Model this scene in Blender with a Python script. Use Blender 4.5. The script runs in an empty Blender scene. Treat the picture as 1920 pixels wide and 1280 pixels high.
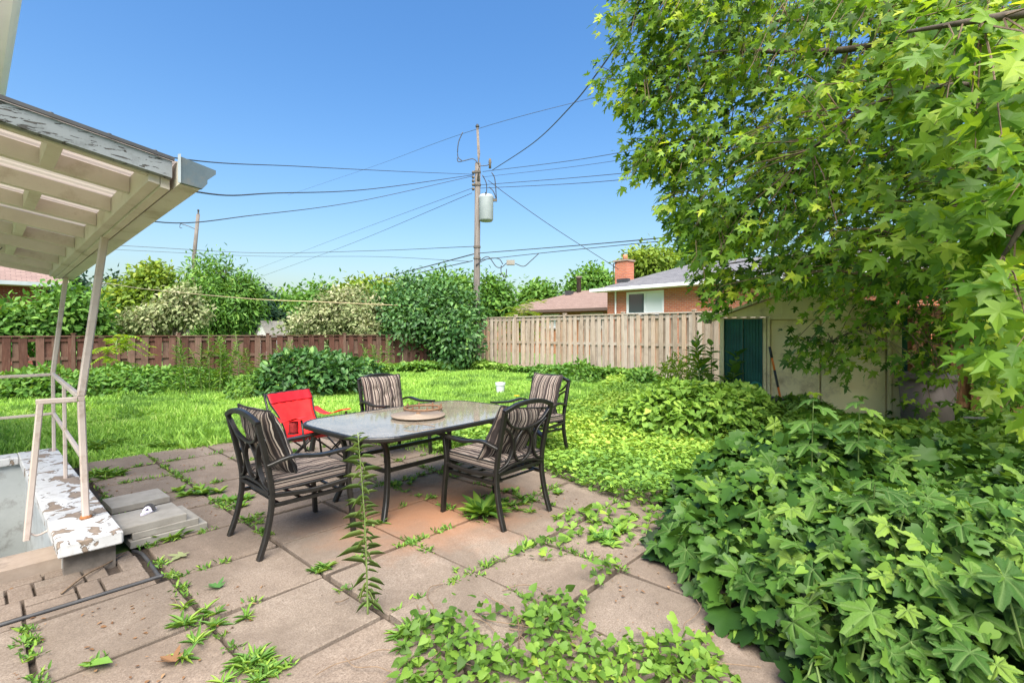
import bpy, bmesh, math, random
import numpy as np
from mathutils import Vector, Matrix

random.seed(7); RNG = np.random.default_rng(11)
S = bpy.context.scene
COL = S.collection
R = math.radians

# ------------------------------------------------------------------ camera
TH = R(47.8); CS, SN = math.cos(TH), math.sin(TH)
F, Y0, EYE = 930.0, 622.0, 1.44
cam_d = bpy.data.cameras.new('camera'); cam = bpy.data.objects.new('camera', cam_d); COL.objects.link(cam)
cam.location = (0, 0, EYE); cam.rotation_euler = (R(90), 0, -TH)
cam_d.sensor_width = 36; cam_d.lens = F / 1920 * 36; cam_d.shift_y = -18 / 1920
cam_d.clip_start = .05; cam_d.clip_end = 3000
S.camera = cam
# ------------------------------------------------------------------ sky, sun, exposure
SUN_EL, SUN_AZ = R(57), math.atan2(-.70, -.71)        # direction towards the sun, from +X
w = bpy.data.worlds.new('World'); S.world = w; w.use_nodes = True
nt = w.node_tree; bg = nt.nodes['Background']
sky = nt.nodes.new('ShaderNodeTexSky'); sky.sky_type = 'NISHITA'; sky.sun_disc = False
sky.sun_elevation = SUN_EL; sky.sun_rotation = math.pi / 2 - SUN_AZ
sky.air_density = 1.3; sky.dust_density = 3.5; sky.ozone_density = 2.6; sky.altitude = 100
hs = nt.nodes.new('ShaderNodeHueSaturation'); hs.inputs['Saturation'].default_value = 1.36; hs.inputs['Hue'].default_value = .504
nt.links.new(sky.outputs[0], hs.inputs['Color']); nt.links.new(hs.outputs[0], bg.inputs[0]); bg.inputs[1].default_value = .10
sd = bpy.data.lights.new('sun', 'SUN'); sd.energy = 4.5; sd.angle = R(60); sd.color = (1, .95, .86)
so = bpy.data.objects.new('sun', sd); COL.objects.link(so)
sv = Vector((math.cos(SUN_AZ) * math.cos(SUN_EL), math.sin(SUN_AZ) * math.cos(SUN_EL), math.sin(SUN_EL)))
so.rotation_euler = sv.to_track_quat('Z', 'Y').to_euler(); so.location = (0, 0, 30)
vs = S.view_settings; vs.view_transform = 'Standard'; vs.look = 'None'; vs.exposure = 1.33; vs.gamma = 1; vs.use_curve_mapping = False
S.cycles.max_bounces = 8; S.cycles.transparent_max_bounces = 12; S.cycles.use_denoising = True

# ------------------------------------------------------------------ geometry helpers
def W(r, Z, z=0):                       # right, forward of the camera -> world
    return Vector((r * CS + Z * SN, -r * SN + Z * CS, z))
def PX(x, y, Z):                        # a point seen at x,y that stands Z metres ahead
    return W((x - 960) * Z / F, Z, EYE - (y - Y0) * Z / F)
def GP(x, y, h=0):                      # ground point
    Z = F * (EYE - h) / (y - Y0); return PX(x, y, Z)
def proj(P):                            # arrays (N,3) -> px,py,Z
    r = P[:, 0] * CS - P[:, 1] * SN; Z = P[:, 0] * SN + P[:, 1] * CS
    Zs = np.where(np.abs(Z) < 1e-3, 1e-3, Z)
    return 960 + F * r / Zs, Y0 + F * (EYE - P[:, 2]) / Zs, Z
def inpoly(x, y, poly):
    poly = np.asarray(poly, float); c = np.zeros(len(x), bool); j = len(poly) - 1
    for i in range(len(poly)):
        xi, yi = poly[i]; xj, yj = poly[j]
        if yi != yj:
            c ^= ((yi > y) != (yj > y)) & (x < (xj - xi) * (y - yi) / (yj - yi) + xi)
        j = i
    return c
def sample_poly(poly, n):               # uniform points in a world XY polygon
    poly = np.asarray(poly, float); lo, hi = poly.min(0), poly.max(0); out = np.zeros((0, 2))
    while len(out) < n:
        p = RNG.uniform(lo, hi, (n * 2, 2)); p = p[inpoly(p[:, 0], p[:, 1], poly)]; out = np.vstack([out, p])
    return out[:n]
def gpoly(pxs): return [tuple(GP(x, y))[:2] for x, y in pxs]
def norm(v): return v / np.maximum(np.linalg.norm(v, axis=-1, keepdims=True), 1e-9)
def vnoise(x, y, s, seed=0):            # cheap smooth value noise on arrays
    x = np.asarray(x) * s + seed * 17.3; y = np.asarray(y) * s - seed * 9.1
    xi, yi = np.floor(x), np.floor(y); fx, fy = x - xi, y - yi; fx = fx * fx * (3 - 2 * fx); fy = fy * fy * (3 - 2 * fy)
    h = lambda a, b: np.modf(np.abs(np.sin(a * 127.1 + b * 311.7) * 43758.5453))[0]
    return (h(xi, yi) * (1 - fx) + h(xi + 1, yi) * fx) * (1 - fy) + (h(xi, yi + 1) * (1 - fx) + h(xi + 1, yi + 1) * fx) * fy

def link(o, parent=None):
    COL.objects.link(o)
    if parent is not None: o.parent = parent
    return o
def tag(o, label=None, cat=None, group=None, kind=None):
    if label: o['label'] = label
    if cat: o['category'] = cat
    if group: o['group'] = group
    if kind: o['kind'] = kind
    return o
def thing(name, label, cat, loc=(0, 0, 0), rotz=0, group=None):
    o = bpy.data.objects.new(name, None); o.empty_display_size = .1; link(o)
    o.location = loc; o.rotation_euler = (0, 0, rotz)
    return tag(o, label, cat, group)
def mobj(name, me, parent=None, loc=(0, 0, 0), rot=(0, 0, 0)):
    o = bpy.data.objects.new(name, me); link(o, parent); o.location = loc; o.rotation_euler = rot; return o
def tree_copy(o, parent=None):
    c = o.copy(); link(c); c.parent = parent
    for ch in o.children: tree_copy(ch, c)
    return c

class MB:
    def __init__(s): s.v = []; s.f = []
    def add(s, v, f):
        b = len(s.v); s.v += [tuple(p) for p in v]; s.f += [tuple(i + b for i in q) for q in f]; return s
    def box(s, x0, x1, y0, y1, z0, z1, M=None):
        v = [Vector(p) for p in ((x0, y0, z0), (x1, y0, z0), (x1, y1, z0), (x0, y1, z0), (x0, y0, z1), (x1, y0, z1), (x1, y1, z1), (x0, y1, z1))]
        if M: v = [M @ p for p in v]
        return s.add(v, [(0, 3, 2, 1), (4, 5, 6, 7), (0, 1, 5, 4), (1, 2, 6, 5), (2, 3, 7, 6), (3, 0, 4, 7)])
    def prism(s, poly, z0, z1, M=None):     # convex or simple polygon (ccw) extruded in z
        n = len(poly); v = [Vector((x, y, z0)) for x, y in poly] + [Vector((x, y, z1)) for x, y in poly]
        if M: v = [M @ p for p in v]
        return s.add(v, [tuple(range(n))[::-1], tuple(range(n, 2 * n))] + [(i, (i + 1) % n, n + (i + 1) % n, n + i) for i in range(n)])
    def sweep(s, pts, prof, up=(0, 0, 1), closed=False, scale=None, cap=True):   # profile (a,b) across / up along a path
        pts = [Vector(p) for p in pts]; n = len(pts); k = len(prof); up = Vector(up); vs = []
        for i, p in enumerate(pts):
            if closed: t = pts[(i + 1) % n] - pts[i - 1]
            else: t = pts[min(i + 1, n - 1)] - pts[max(i - 1, 0)]
            t.normalize(); a = t.cross(up)
            if a.length < 1e-4: a = t.cross(Vector((1, .01, 0)))
            a.normalize(); b = a.cross(t); sc = scale[i] if scale is not None else 1
            vs += [p + a * (q[0] * sc) + b * (q[1] * sc) for q in prof]
        fs = []
        for i in range(n if closed else n - 1):
            j = (i + 1) % n
            for m in range(k): fs.append((i * k + m, i * k + (m + 1) % k, j * k + (m + 1) % k, j * k + m))
        if not closed and cap: fs += [tuple(range(k))[::-1], tuple((n - 1) * k + m for m in range(k))]
        return s.add(vs, fs)
    def tube(s, pts, r, n=6, r1=None, closed=False, up=(0, 0, 1)):
        m = len(pts); sc = None
        if r1 is not None: sc = [1 + (r1 / r - 1) * i / (m - 1) for i in range(m)]
        return s.sweep(pts, [(r * math.cos(2 * math.pi * i / n), r * math.sin(2 * math.pi * i / n)) for i in range(n)], up, closed, sc)
    def bar(s, pts, wd, h, up=(0, 0, 1), closed=False):
        a, b = wd / 2, h / 2; e = min(a, b) * .35
        return s.sweep(pts, [(-a + e, -b), (a - e, -b), (a, -b + e), (a, b - e), (a - e, b), (-a + e, b), (-a, b - e), (-a, -b + e)], up, closed)
    def lathe(s, prof, n=24, c=(0, 0, 0)):
        v = []; f = []; k = len(prof)
        for i in range(n):
            a = 2 * math.pi * i / n
            v += [(c[0] + r * math.cos(a), c[1] + r * math.sin(a), c[2] + z) for r, z in prof]
        for i in range(n):
            j = (i + 1) % n
            for m in range(k - 1): f.append((i * k + m, j * k + m, j * k + m + 1, i * k + m + 1))
        return s.add(v, f)
    def mesh(s, name, m=None, smooth=False):
        me = bpy.data.meshes.new(name); me.from_pydata(s.v, [], s.f)
        if m: me.materials.append(m)
        if smooth: me.polygons.foreach_set('use_smooth', [True] * len(me.polygons))
        me.update(); return me
    def build(s, name, m, parent=None, loc=(0, 0, 0), rot=(0, 0, 0), smooth=False):
        return mobj(name, s.mesh(name, m, smooth), parent, loc, rot)

def curve(pts, n=8):                    # Catmull-Rom through points
    p = [Vector(q) for q in pts]; p = [p[0] * 2 - p[1]] + p + [p[-1] * 2 - p[-2]]; out = []
    for i in range(1, len(p) - 2):
        for k in range(n):
            t = k / n; a, b, c, d = p[i - 1], p[i], p[i + 1], p[i + 2]
            out.append(.5 * ((2 * b) + (c - a) * t + (2 * a - 5 * b + 4 * c - d) * t * t + (3 * b - a - 3 * c + d) * t ** 3))
    out.append(p[-2]); return out
def bevel_box(name, sx, sy, sz, bev, m, seg=2, rough=0):
    bm = bmesh.new(); bmesh.ops.create_cube(bm, size=1)
    for v in bm.verts: v.co = Vector((v.co.x * sx, v.co.y * sy, v.co.z * sz))
    bmesh.ops.bevel(bm, geom=list(bm.edges), offset=bev, segments=seg, affect='EDGES', profile=.5)
    if rough:
        for v in bm.verts: v.co += Vector((random.gauss(0, rough), random.gauss(0, rough), random.gauss(0, rough)))
    me = bpy.data.meshes.new(name); bm.to_mesh(me); bm.free(); me.materials.append(m); return me

# ------------------------------------------------------------------ materials
def newmat(name):
    m = bpy.data.materials.new(name); m.use_nodes = True; n = m.node_tree.nodes; l = m.node_tree.links
    return m, n, l, n['Principled BSDF']
def col(c): return (c[0], c[1], c[2], 1)
def ramp(n, l, fac, stops, interp='LINEAR'):
    r = n.new('ShaderNodeValToRGB'); e = r.color_ramp.elements; r.color_ramp.interpolation = interp
    while len(e) < len(stops): e.new(.5)
    for i, (p, c) in enumerate(stops): e[i].position = p; e[i].color = col(c)
    if fac is not None: l.new(fac, r.inputs[0])
    return r.outputs[0]
def tex(n, l, kind, scale, vec=None, **kw):
    t = n.new('ShaderNodeTex' + kind); t.inputs['Scale'].default_value = scale
    for k, v in kw.items(): t.inputs[k].default_value = v
    if vec is not None: l.new(vec, t.inputs['Vector'])
    return t
def mix(n, l, fac, a, b, mode='MIX'):
    m = n.new('ShaderNodeMix'); m.data_type = 'RGBA'; m.blend_type = mode
    if isinstance(fac, (int, float)): m.inputs[0].default_value = fac
    else: l.new(fac, m.inputs[0])
    for i, v in ((6, a), (7, b)):
        if isinstance(v, tuple): m.inputs[i].default_value = col(v)
        else: l.new(v, m.inputs[i])
    return m.outputs[2]
def math_(n, l, op, a, b=None):
    m = n.new('ShaderNodeMath'); m.operation = op
    for i, v in enumerate((a, b)):
        if v is None: continue
        if isinstance(v, (int, float)): m.inputs[i].default_value = v
        else: l.new(v, m.inputs[i])
    return m.outputs[0]
def pos(n): return n.new('ShaderNodeNewGeometry').outputs['Position']
def objc(n): return n.new('ShaderNodeTexCoord').outputs['Object']
def mapping(n, l, vec, scale=(1, 1, 1), rot=(0, 0, 0)):
    m = n.new('ShaderNodeMapping'); m.inputs['Scale'].default_value = scale; m.inputs['Rotation'].default_value = rot; l.new(vec, m.inputs[0]); return m.outputs[0]
def orand(n): return n.new('ShaderNodeObjectInfo').outputs['Random']
def bump(n, l, b, h, strength=.3, dist=.01):
    k = n.new('ShaderNodeBump'); k.inputs['Strength'].default_value = strength; k.inputs['Distance'].default_value = dist
    l.new(h, k.inputs['Height']); l.new(k.outputs[0], b.inputs['Normal'])

def surf(name, c1, c2, scale=6, rough=.7, bmp=.2, metal=0, vec='pos', dirt=None, dirt_scale=2, spec=.4, stretch=(1, 1, 1)):
    m, n, l, b = newmat(name); v = pos(n) if vec == 'pos' else objc(n)
    if stretch != (1, 1, 1): v = mapping(n, l, v, stretch)
    t = tex(n, l, 'Noise', scale, v, Detail=8, Roughness=.65)
    c = ramp(n, l, t.outputs[0], [(.3, c1), (.7, c2)])
    if dirt:
        d = tex(n, l, 'Noise', dirt_scale, v, Detail=10, Roughness=.75)
        c = mix(n, l, ramp(n, l, d.outputs[0], [(.52, (0, 0, 0)), (.68, (.8, .8, .8))]), c, dirt)
    l.new(c, b.inputs['Base Color']); b.inputs['Roughness'].default_value = rough; b.inputs['Metallic'].default_value = metal
    b.inputs['Specular IOR Level'].default_value = spec
    if bmp: bump(n, l, b, t.outputs[0], bmp, .01)
    return m

def leafmat(name, stops, rough=.5, trans=.35, obj=False, veins=False, tmul=(1.25, 1.15, .5), spec=.25):
    m, n, l, b = newmat(name)
    if obj: f = orand(n)
    else:
        a = n.new('ShaderNodeAttribute'); a.attribute_name = 'var'; f = a.outputs['Fac']
    c = ramp(n, l, f, stops)
    if veins:
        a = n.new('ShaderNodeAttribute'); a.attribute_name = 'vein'; vf = a.outputs['Fac']
        nz = tex(n, l, 'Noise', 26, objc(n), Detail=3)
        c = mix(n, l, math_(n, l, 'MULTIPLY', vf, .45), c, (.2, .3, .1)); c = mix(n, l, math_(n, l, 'MULTIPLY', nz.outputs[0], .28), c, (.02, .05, .012))
        bump(n, l, b, math_(n, l, 'ADD', vf, math_(n, l, 'MULTIPLY', nz.outputs[0], .6)), .8, -.006)
    l.new(c, b.inputs['Base Color']); b.inputs['Roughness'].default_value = rough; b.inputs['Specular IOR Level'].default_value = spec
    t = n.new('ShaderNodeBsdfTranslucent'); l.new(mix(n, l, 1.0, c, tmul, 'MULTIPLY'), t.inputs[0])
    mx = n.new('ShaderNodeMixShader'); mx.inputs[0].default_value = trans
    l.new(b.outputs[0], mx.inputs[1]); l.new(t.outputs[0], mx.inputs[2]); l.new(mx.outputs[0], n['Material Output'].inputs[0])
    return m

def wood(name, c1, c2, c3, grain=(14, 14, 1.2), rough=.85, stain=None):
    m, n, l, b = newmat(name); oc = objc(n); r = orand(n)
    add = n.new('ShaderNodeVectorMath'); add.operation = 'ADD'; l.new(oc, add.inputs[0]); cb = n.new('ShaderNodeCombineXYZ')
    for i in range(3): l.new(math_(n, l, 'MULTIPLY', r, 40.0 + 11 * i), cb.inputs[i])
    l.new(cb.outputs[0], add.inputs[1])
    v = mapping(n, l, add.outputs[0], grain); t = tex(n, l, 'Noise', 3, v, Detail=8, Roughness=.6)
    c = ramp(n, l, t.outputs[0], [(.28, c1), (.55, c2), (.75, c3)])
    c = mix(n, l, .5, c, ramp(n, l, r, [(0, c1), (.35, c2), (.7, c3), (1, stain or c2)]))
    d = tex(n, l, 'Noise', 2.2, add.outputs[0], Detail=9, Roughness=.7)
    c = mix(n, l, ramp(n, l, d.outputs[0], [(.5, (0, 0, 0)), (.75, (.6, .6, .6))]), c, tuple(x * .45 for x in c1))
    l.new(c, b.inputs['Base Color']); b.inputs['Roughness'].default_value = rough; b.inputs['Specular IOR Level'].default_value = .15
    bump(n, l, b, t.outputs[0], .5, .006); return m

M = {}
M['slab'] = None
def slab_material():
    m, n, l, b = newmat('paving_concrete'); p = pos(n); r = orand(n)
    t1 = tex(n, l, 'Noise', 2.3, p, Detail=9, Roughness=.7); t2 = tex(n, l, 'Noise', 120, p, Detail=3, Roughness=.7); t3 = tex(n, l, 'Voronoi', 60, p)
    c = ramp(n, l, t1.outputs[0], [(.3, (.13, .10, .076)), (.5, (.195, .154, .119)), (.7, (.255, .208, .166))])
    c = mix(n, l, .35, c, ramp(n, l, r, [(0, (.16, .123, .096)), (.4, (.225, .172, .135)), (.7, (.205, .173, .142)), (1, (.24, .198, .163))]))
    c = mix(n, l, ramp(n, l, t2.outputs[0], [(.48, (0, 0, 0)), (.66, (.75, .75, .75))]), c, (.11, .083, .066))
    c = mix(n, l, ramp(n, l, t2.outputs[0], [(.25, (.45, .45, .45)), (.45, (0, 0, 0))]), c, (.38, .32, .27))
    d = tex(n, l, 'Noise', 5.5, p, Detail=12, Roughness=.8)
    c = mix(n, l, ramp(n, l, d.outputs[0], [(.54, (0, 0, 0)), (.72, (.55, .55, .55))]), c, (.105, .08, .062))
    dd_ = tex(n, l, 'Noise', 1.15, p, Detail=7, Roughness=.72, Distortion=.8)
    c = mix(n, l, ramp(n, l, dd_.outputs[0], [(.42, (.62, .62, .62)), (.56, (0, 0, 0))]), c, (.125, .098, .076))
    cr_ = tex(n, l, 'Noise', 8, p, Detail=9, Roughness=.75, Distortion=2.0)
    c = mix(n, l, ramp(n, l, cr_.outputs[0], [(.485, (0, 0, 0)), (.5, (.55, .55, .55)), (.515, (0, 0, 0))]), c, (.07, .052, .04))
    # rust stain where the table drips, with a ragged outline
    sp = n.new('ShaderNodeSeparateXYZ'); l.new(p, sp.inputs[0])
    dx = math_(n, l, 'MULTIPLY', math_(n, l, 'SUBTRACT', sp.outputs[0], 2.55), .95); dy = math_(n, l, 'MULTIPLY', math_(n, l, 'SUBTRACT', sp.outputs[1], 3.15), 1.15)
    rr = math_(n, l, 'SQRT', math_(n, l, 'ADD', math_(n, l, 'MULTIPLY', dx, dx), math_(n, l, 'MULTIPLY', dy, dy)))
    nz = tex(n, l, 'Noise', 3.2, p, Detail=6, Roughness=.65)
    rr = math_(n, l, 'ADD', rr, math_(n, l, 'MULTIPLY', math_(n, l, 'SUBTRACT', nz.outputs[0], .5), 1.1))
    c = mix(n, l, ramp(n, l, rr, [(.2, (.8, .8, .8)), (1.15, (0, 0, 0))]), c, (.26, .125, .065))
    ch = tex(n, l, 'Voronoi', 20, p, Randomness=1); l.new(c, b.inputs['Base Color'])
    c = mix(n, l, ramp(n, l, ch.outputs['Distance'], [(.045, (.85, .85, .85)), (.075, (0, 0, 0))]), c, (.045, .032, .022)); l.new(c, b.inputs['Base Color'])
    b.inputs['Roughness'].default_value = .9; b.inputs['Specular IOR Level'].default_value = .2
    h = math_(n, l, 'ADD', math_(n, l, 'MULTIPLY', t2.outputs[0], .35), t1.outputs[0]); bump(n, l, b, h, .5, .012); return m
M['slab'] = slab_material()
M['soil'] = surf('joint_soil', (.03, .022, .016), (.075, .056, .042), 30, .95, .6)
M['lawn'] = surf('lawn_earth', (.06, .11, .02), (.13, .21, .04), 5, .95, .5, dirt=(.14, .12, .05), dirt_scale=3)
M['concrete'] = surf('grey_concrete', (.20, .185, .16), (.28, .265, .235), 9, .9, .25, dirt=(.2, .18, .15), dirt_scale=4)
M['concrete_tan'] = surf('tan_concrete', (.24, .185, .14), (.34, .275, .22), 7, .9, .35, dirt=(.12, .09, .07), dirt_scale=3)
M['dark_concrete'] = surf('dirty_footing', (.07, .06, .05), (.2, .17, .14), 8, .95, .5)
M['pitwall'] = surf('painted_wall', (.36, .385, .375), (.44, .46, .45), 3, .75, .12, dirt=(.20, .19, .17), dirt_scale=5)
M['metal_black'] = surf('black_painted_metal', (.006, .0055, .005), (.016, .014, .0125), 25, .38, .08, spec=.5)
M['white_trim'] = surf('white_trim', (.66, .66, .67), (.74, .74, .75), 3, .5, .03)
M['cream_wood'] = surf('painted_timber', (.50, .44, .385), (.58, .525, .465), 6, .65, .12, dirt=(.30, .23, .17), dirt_scale=3)
M['rail'] = surf('painted_rail', (.46, .38, .33), (.55, .47, .415), 8, .5, .12, dirt=(.30, .21, .15), dirt_scale=7)
M['gutter'] = surf('gutter_metal', (.50, .47, .41), (.58, .55, .49), 4, .5, .05, dirt=(.30, .25, .18), dirt_scale=3)
M['gutter_blue'] = surf('blue_grey_metal', (.06, .085, .10), (.09, .12, .14), 8, .45, .1, dirt=(.12, .12, .11), dirt_scale=6)
M['sheet'] = surf('ribbed_sheet', (.66, .60, .56), (.75, .70, .66), 3, .5, .05)
def translucent(m, k, tint):
    n, l = m.node_tree.nodes, m.node_tree.links; b = n['Principled BSDF']; t = n.new('ShaderNodeBsdfTranslucent'); t.inputs[0].default_value = col(tint); mx = n.new('ShaderNodeMixShader'); mx.inputs[0].default_value = k
    l.new(b.outputs[0], mx.inputs[1]); l.new(t.outputs[0], mx.inputs[2]); l.new(mx.outputs[0], n['Material Output'].inputs[0])
translucent(M['sheet'], .26, (.66, .57, .52))
M['foot_rust'] = surf('rust', (.25, .09, .03), (.40, .17, .06), 30, .9, .4)
def peeling(name, paint1, paint2, under1, under2, scale=9, lo=.50, hi=.56, stretch=(1, 1, 1)):
    m, n, l, b = newmat(name); v = mapping(n, l, pos(n), stretch)
    t = tex(n, l, 'Noise', scale, v, Detail=5, Roughness=.6, Distortion=.6); a = tex(n, l, 'Noise', 3, v, Detail=5); u = tex(n, l, 'Noise', 25, v, Detail=6)
    k = ramp(n, l, t.outputs[0], [(lo, (0, 0, 0)), (hi, (1, 1, 1))])
    c = mix(n, l, k, ramp(n, l, a.outputs[0], [(.3, paint1), (.7, paint2)]), ramp(n, l, u.outputs[0], [(.3, under1), (.7, under2)]))
    c = mix(n, l, ramp(n, l, t.outputs[0], [(lo - .004, (0, 0, 0)), (lo + .006, (.75, .75, .75)), (hi + .012, (.1, .1, .1)), (hi + .05, (0, 0, 0))]), c, tuple(x * .35 for x in under1))
    gr = tex(n, l, 'Noise', 14, pos(n), Detail=9, Roughness=.75); c = mix(n, l, ramp(n, l, gr.outputs[0], [(.5, (0, 0, 0)), (.72, (.5, .5, .5))]), c, tuple(x * .7 for x in under1))
    l.new(c, b.inputs['Base Color']); b.inputs['Roughness'].default_value = .75; bump(n, l, b, k, .9, -.008); return m
M['coping'] = peeling('peeling_white_paint', (.46, .46, .45), (.54, .54, .53), (.19, .145, .105), (.27, .21, .16), 6, .555, .565, (1.3, 1, 1))
M['fascia'] = peeling('weathered_fascia', (.13, .145, .15), (.20, .22, .235), (.02, .02, .018), (.06, .055, .05), 16, .60, .615, (1, 1, 5))
M['board_red'] = wood('red_stained_board', (.04, .022, .016), (.10, .044, .032), (.19, .135, .105), stain=(.10, .07, .05))
M['board_tan'] = wood('weathered_cedar', (.24, .18, .13), (.42, .345, .275), (.50, .45, .40), stain=(.46, .30, .18))
M['board_dark'] = wood('brown_board', (.10, .05, .025), (.20, .10, .05), (.28, .16, .09))
M['bark'] = surf('bark', (.045, .035, .028), (.13, .105, .085), 18, .95, .8, stretch=(1, 1, .25))
M['twig'] = surf('twig_bark', (.10, .065, .04), (.2, .14, .09), 30, .9, .3)
M['green_stem'] = surf('green_stem', (.10, .16, .04), (.18, .24, .07), 20, .6, .1)
M['pole'] = surf('pole_wood', (.10, .088, .078), (.19, .168, .15), 12, .95, .6, stretch=(1, 1, .12), dirt=(.07, .055, .045), dirt_scale=9)
M['grey_metal'] = surf('light_grey_metal', (.31, .35, .37), (.38, .42, .44), 4, .4, .03)
M['dark_grey'] = surf('dark_grey', (.03, .03, .032), (.06, .06, .062), 10, .5, .05)
M['wire'] = surf('wire', (.03, .03, .032), (.055, .055, .06), 5, .5, 0)
M['rope'] = surf('tan_rope', (.45, .36, .2), (.55, .45, .28), 20, .8, .1)
M['shed_cream'] = surf('cream_painted_metal', (.82, .69, .37), (.88, .76, .47), 2, .55, .06, dirt=(.40, .29, .16), dirt_scale=2.2)
M['shed_green'] = surf('dark_green_metal', (.010, .09, .075), (.02, .14, .12), 3, .42, .05)
M['red_cloth'] = surf('red_canvas', (.62, .012, .014), (.75, .025, .022), 12, .6, .12, vec='obj')
M['red_band'] = surf('crimson_canvas', (.42, .006, .014), (.52, .012, .02), 12, .55, .2, vec='obj')
M['red_mesh'] = surf('dark_red_netting', (.22, .01, .012), (.32, .02, .02), 60, .8, .4, vec='obj')
M['black_cloth'] = surf('black_webbing', (.012, .012, .012), (.03, .028, .028), 30, .8, .2)
M['pot'] = surf('pale_plastic', (.55, .57, .60), (.63, .65, .68), 4, .45, .03)
M['rust_ring'] = surf('rusty_iron', (.09, .045, .022), (.20, .11, .06), 24, .85, .4)
M['disc'] = surf('dusty_turntable', (.17, .13, .095), (.24, .19, .145), 14, .55, .1, dirt=(.2, .14, .09), dirt_scale=6)
M['orange'] = surf('orange_fibreglass', (.75, .17, .015), (.82, .22, .03), 8, .4, .02)
M['teal'] = surf('teal_plastic', (.01, .16, .14), (.02, .22, .19), 8, .4, .03)
M['bin'] = surf('mauve_plastic', (.19, .14, .135), (.25, .19, .185), 3, .5, .05)
M['lilac'] = surf('pale_rubber', (.55, .50, .62), (.68, .65, .72), 20, .5, .1)
M['glass_clear'] = None

def brickmat(name, c1, c2, mortar, axis='xz', scale=1.0, rot=0):
    m, n, l, b = newmat(name); v = objc(n)
    sp = n.new('ShaderNodeSeparateXYZ'); l.new(v, sp.inputs[0]); cb = n.new('ShaderNodeCombineXYZ')
    l.new(sp.outputs[0 if axis[0] == 'x' else 1], cb.inputs[0]); l.new(sp.outputs[2], cb.inputs[1])
    t = n.new('ShaderNodeTexBrick'); l.new(cb.outputs[0], t.inputs['Vector']); t.inputs['Scale'].default_value = 1 / scale
    t.inputs['Brick Width'].default_value = .24; t.inputs['Row Height'].default_value = .085; t.inputs['Mortar Size'].default_value = .009; t.inputs['Bias'].default_value = -.25
    t.inputs['Color1'].default_value = col(c1); t.inputs['Color2'].default_value = col(c2); t.inputs['Mortar'].default_value = col(mortar)
    z = tex(n, l, 'Noise', 4, v, Detail=8); c = mix(n, l, math_(n, l, 'MULTIPLY', z.outputs[0], .35), t.outputs[0], tuple(x * .4 for x in c1))
    l.new(c, b.inputs['Base Color']); b.inputs['Roughness'].default_value = .9; bump(n, l, b, t.outputs['Fac'], .6, -.01); return m
M['brick_a'] = brickmat('red_brick', (.52, .155, .07), (.36, .09, .05), (.42, .34, .27))
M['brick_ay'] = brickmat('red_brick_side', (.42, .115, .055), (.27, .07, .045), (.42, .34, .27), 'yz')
M['brick_b'] = brickmat('orange_brick', (.42, .16, .065), (.34, .12, .05), (.38, .28, .2))
M['brick_c'] = brickmat('dark_red_brick', (.22, .035, .025), (.15, .03, .022), (.22, .15, .12))
def shingle(name, c1, c2, s=1.0):
    m, n, l, b = newmat(name); v = mapping(n, l, n.new('ShaderNodeTexCoord').outputs['UV'], (1, 1, 1))
    t = n.new('ShaderNodeTexBrick'); l.new(v, t.inputs['Vector']); t.inputs['Scale'].default_value = 1
    t.inputs['Brick Width'].default_value = .32 * s; t.inputs['Row Height'].default_value = .14 * s; t.inputs['Mortar Size'].default_value = .008
    t.inputs['Color1'].default_value = col(c1); t.inputs['Color2'].default_value = col(c2); t.inputs['Mortar'].default_value = col(tuple(x * .45 for x in c1))
    z = tex(n, l, 'Noise', 2, v, Detail=8); c = mix(n, l, math_(n, l, 'MULTIPLY', z.outputs[0], .5), t.outputs[0], tuple(x * .6 for x in c1))
    l.new(c, b.inputs['Base Color']); b.inputs['Roughness'].default_value = .95; bump(n, l, b, t.outputs['Fac'], .5, -.02); return m
M['roof_grey'] = shingle('grey_shingle', (.11, .11, .12), (.17, .17, .18))
M['roof_brown'] = shingle('brown_shingle', (.19, .125, .10), (.24, .165, .135))
M['roof_pink'] = shingle('pinkish_shingle', (.20, .135, .12), (.27, .19, .165))
def windowglass(name, tint):
    m, n, l, b = newmat(name); b.inputs['Base Color'].default_value = col(tint); b.inputs['Roughness'].default_value = .05
    b.inputs['Specular IOR Level'].default_value = .9; return m
M['pane_dark'] = windowglass('window_glass', (.02, .05, .05)); M['pane_blind'] = windowglass('blind_behind_glass', (.62, .66, .66))
def table_glass():
    m, n, l, b = newmat('dusty_glass'); p = pos(n)
    t = tex(n, l, 'Noise', 4.5, p, Detail=9, Roughness=.75); u = tex(n, l, 'Noise', 38, p, Detail=5)
    f = ramp(n, l, t.outputs[0], [(.3, (.42, .42, .42)), (.62, (.72, .72, .72))])
    d = n.new('ShaderNodeBsdfDiffuse'); l.new(ramp(n, l, u.outputs[0], [(.3, (.26, .215, .165)), (.7, (.38, .325, .26))]), d.inputs[0])
    tr = n.new('ShaderNodeBsdfTransparent'); tr.inputs[0].default_value = (.8, .85, .82, 1)
    g = n.new('ShaderNodeBsdfGlossy'); g.inputs['Roughness'].default_value = .05; g.inputs[0].default_value = (.95, .95, .95, 1)
    m1 = n.new('ShaderNodeMixShader'); l.new(f, m1.inputs[0]); l.new(tr.outputs[0], m1.inputs[1]); l.new(d.outputs[0], m1.inputs[2])
    fr = n.new('ShaderNodeFresnel'); fr.inputs[0].default_value = 1.6
    m2 = n.new('ShaderNodeMixShader'); l.new(math_(n, l, 'MULTIPLY', fr.outputs[0], 1.0), m2.inputs[0]); l.new(m1.outputs[0], m2.inputs[1]); l.new(g.outputs[0], m2.inputs[2])
    l.new(m2.outputs[0], n['Material Output'].inputs[0]); return m
M['glass_clear'] = table_glass()
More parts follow.
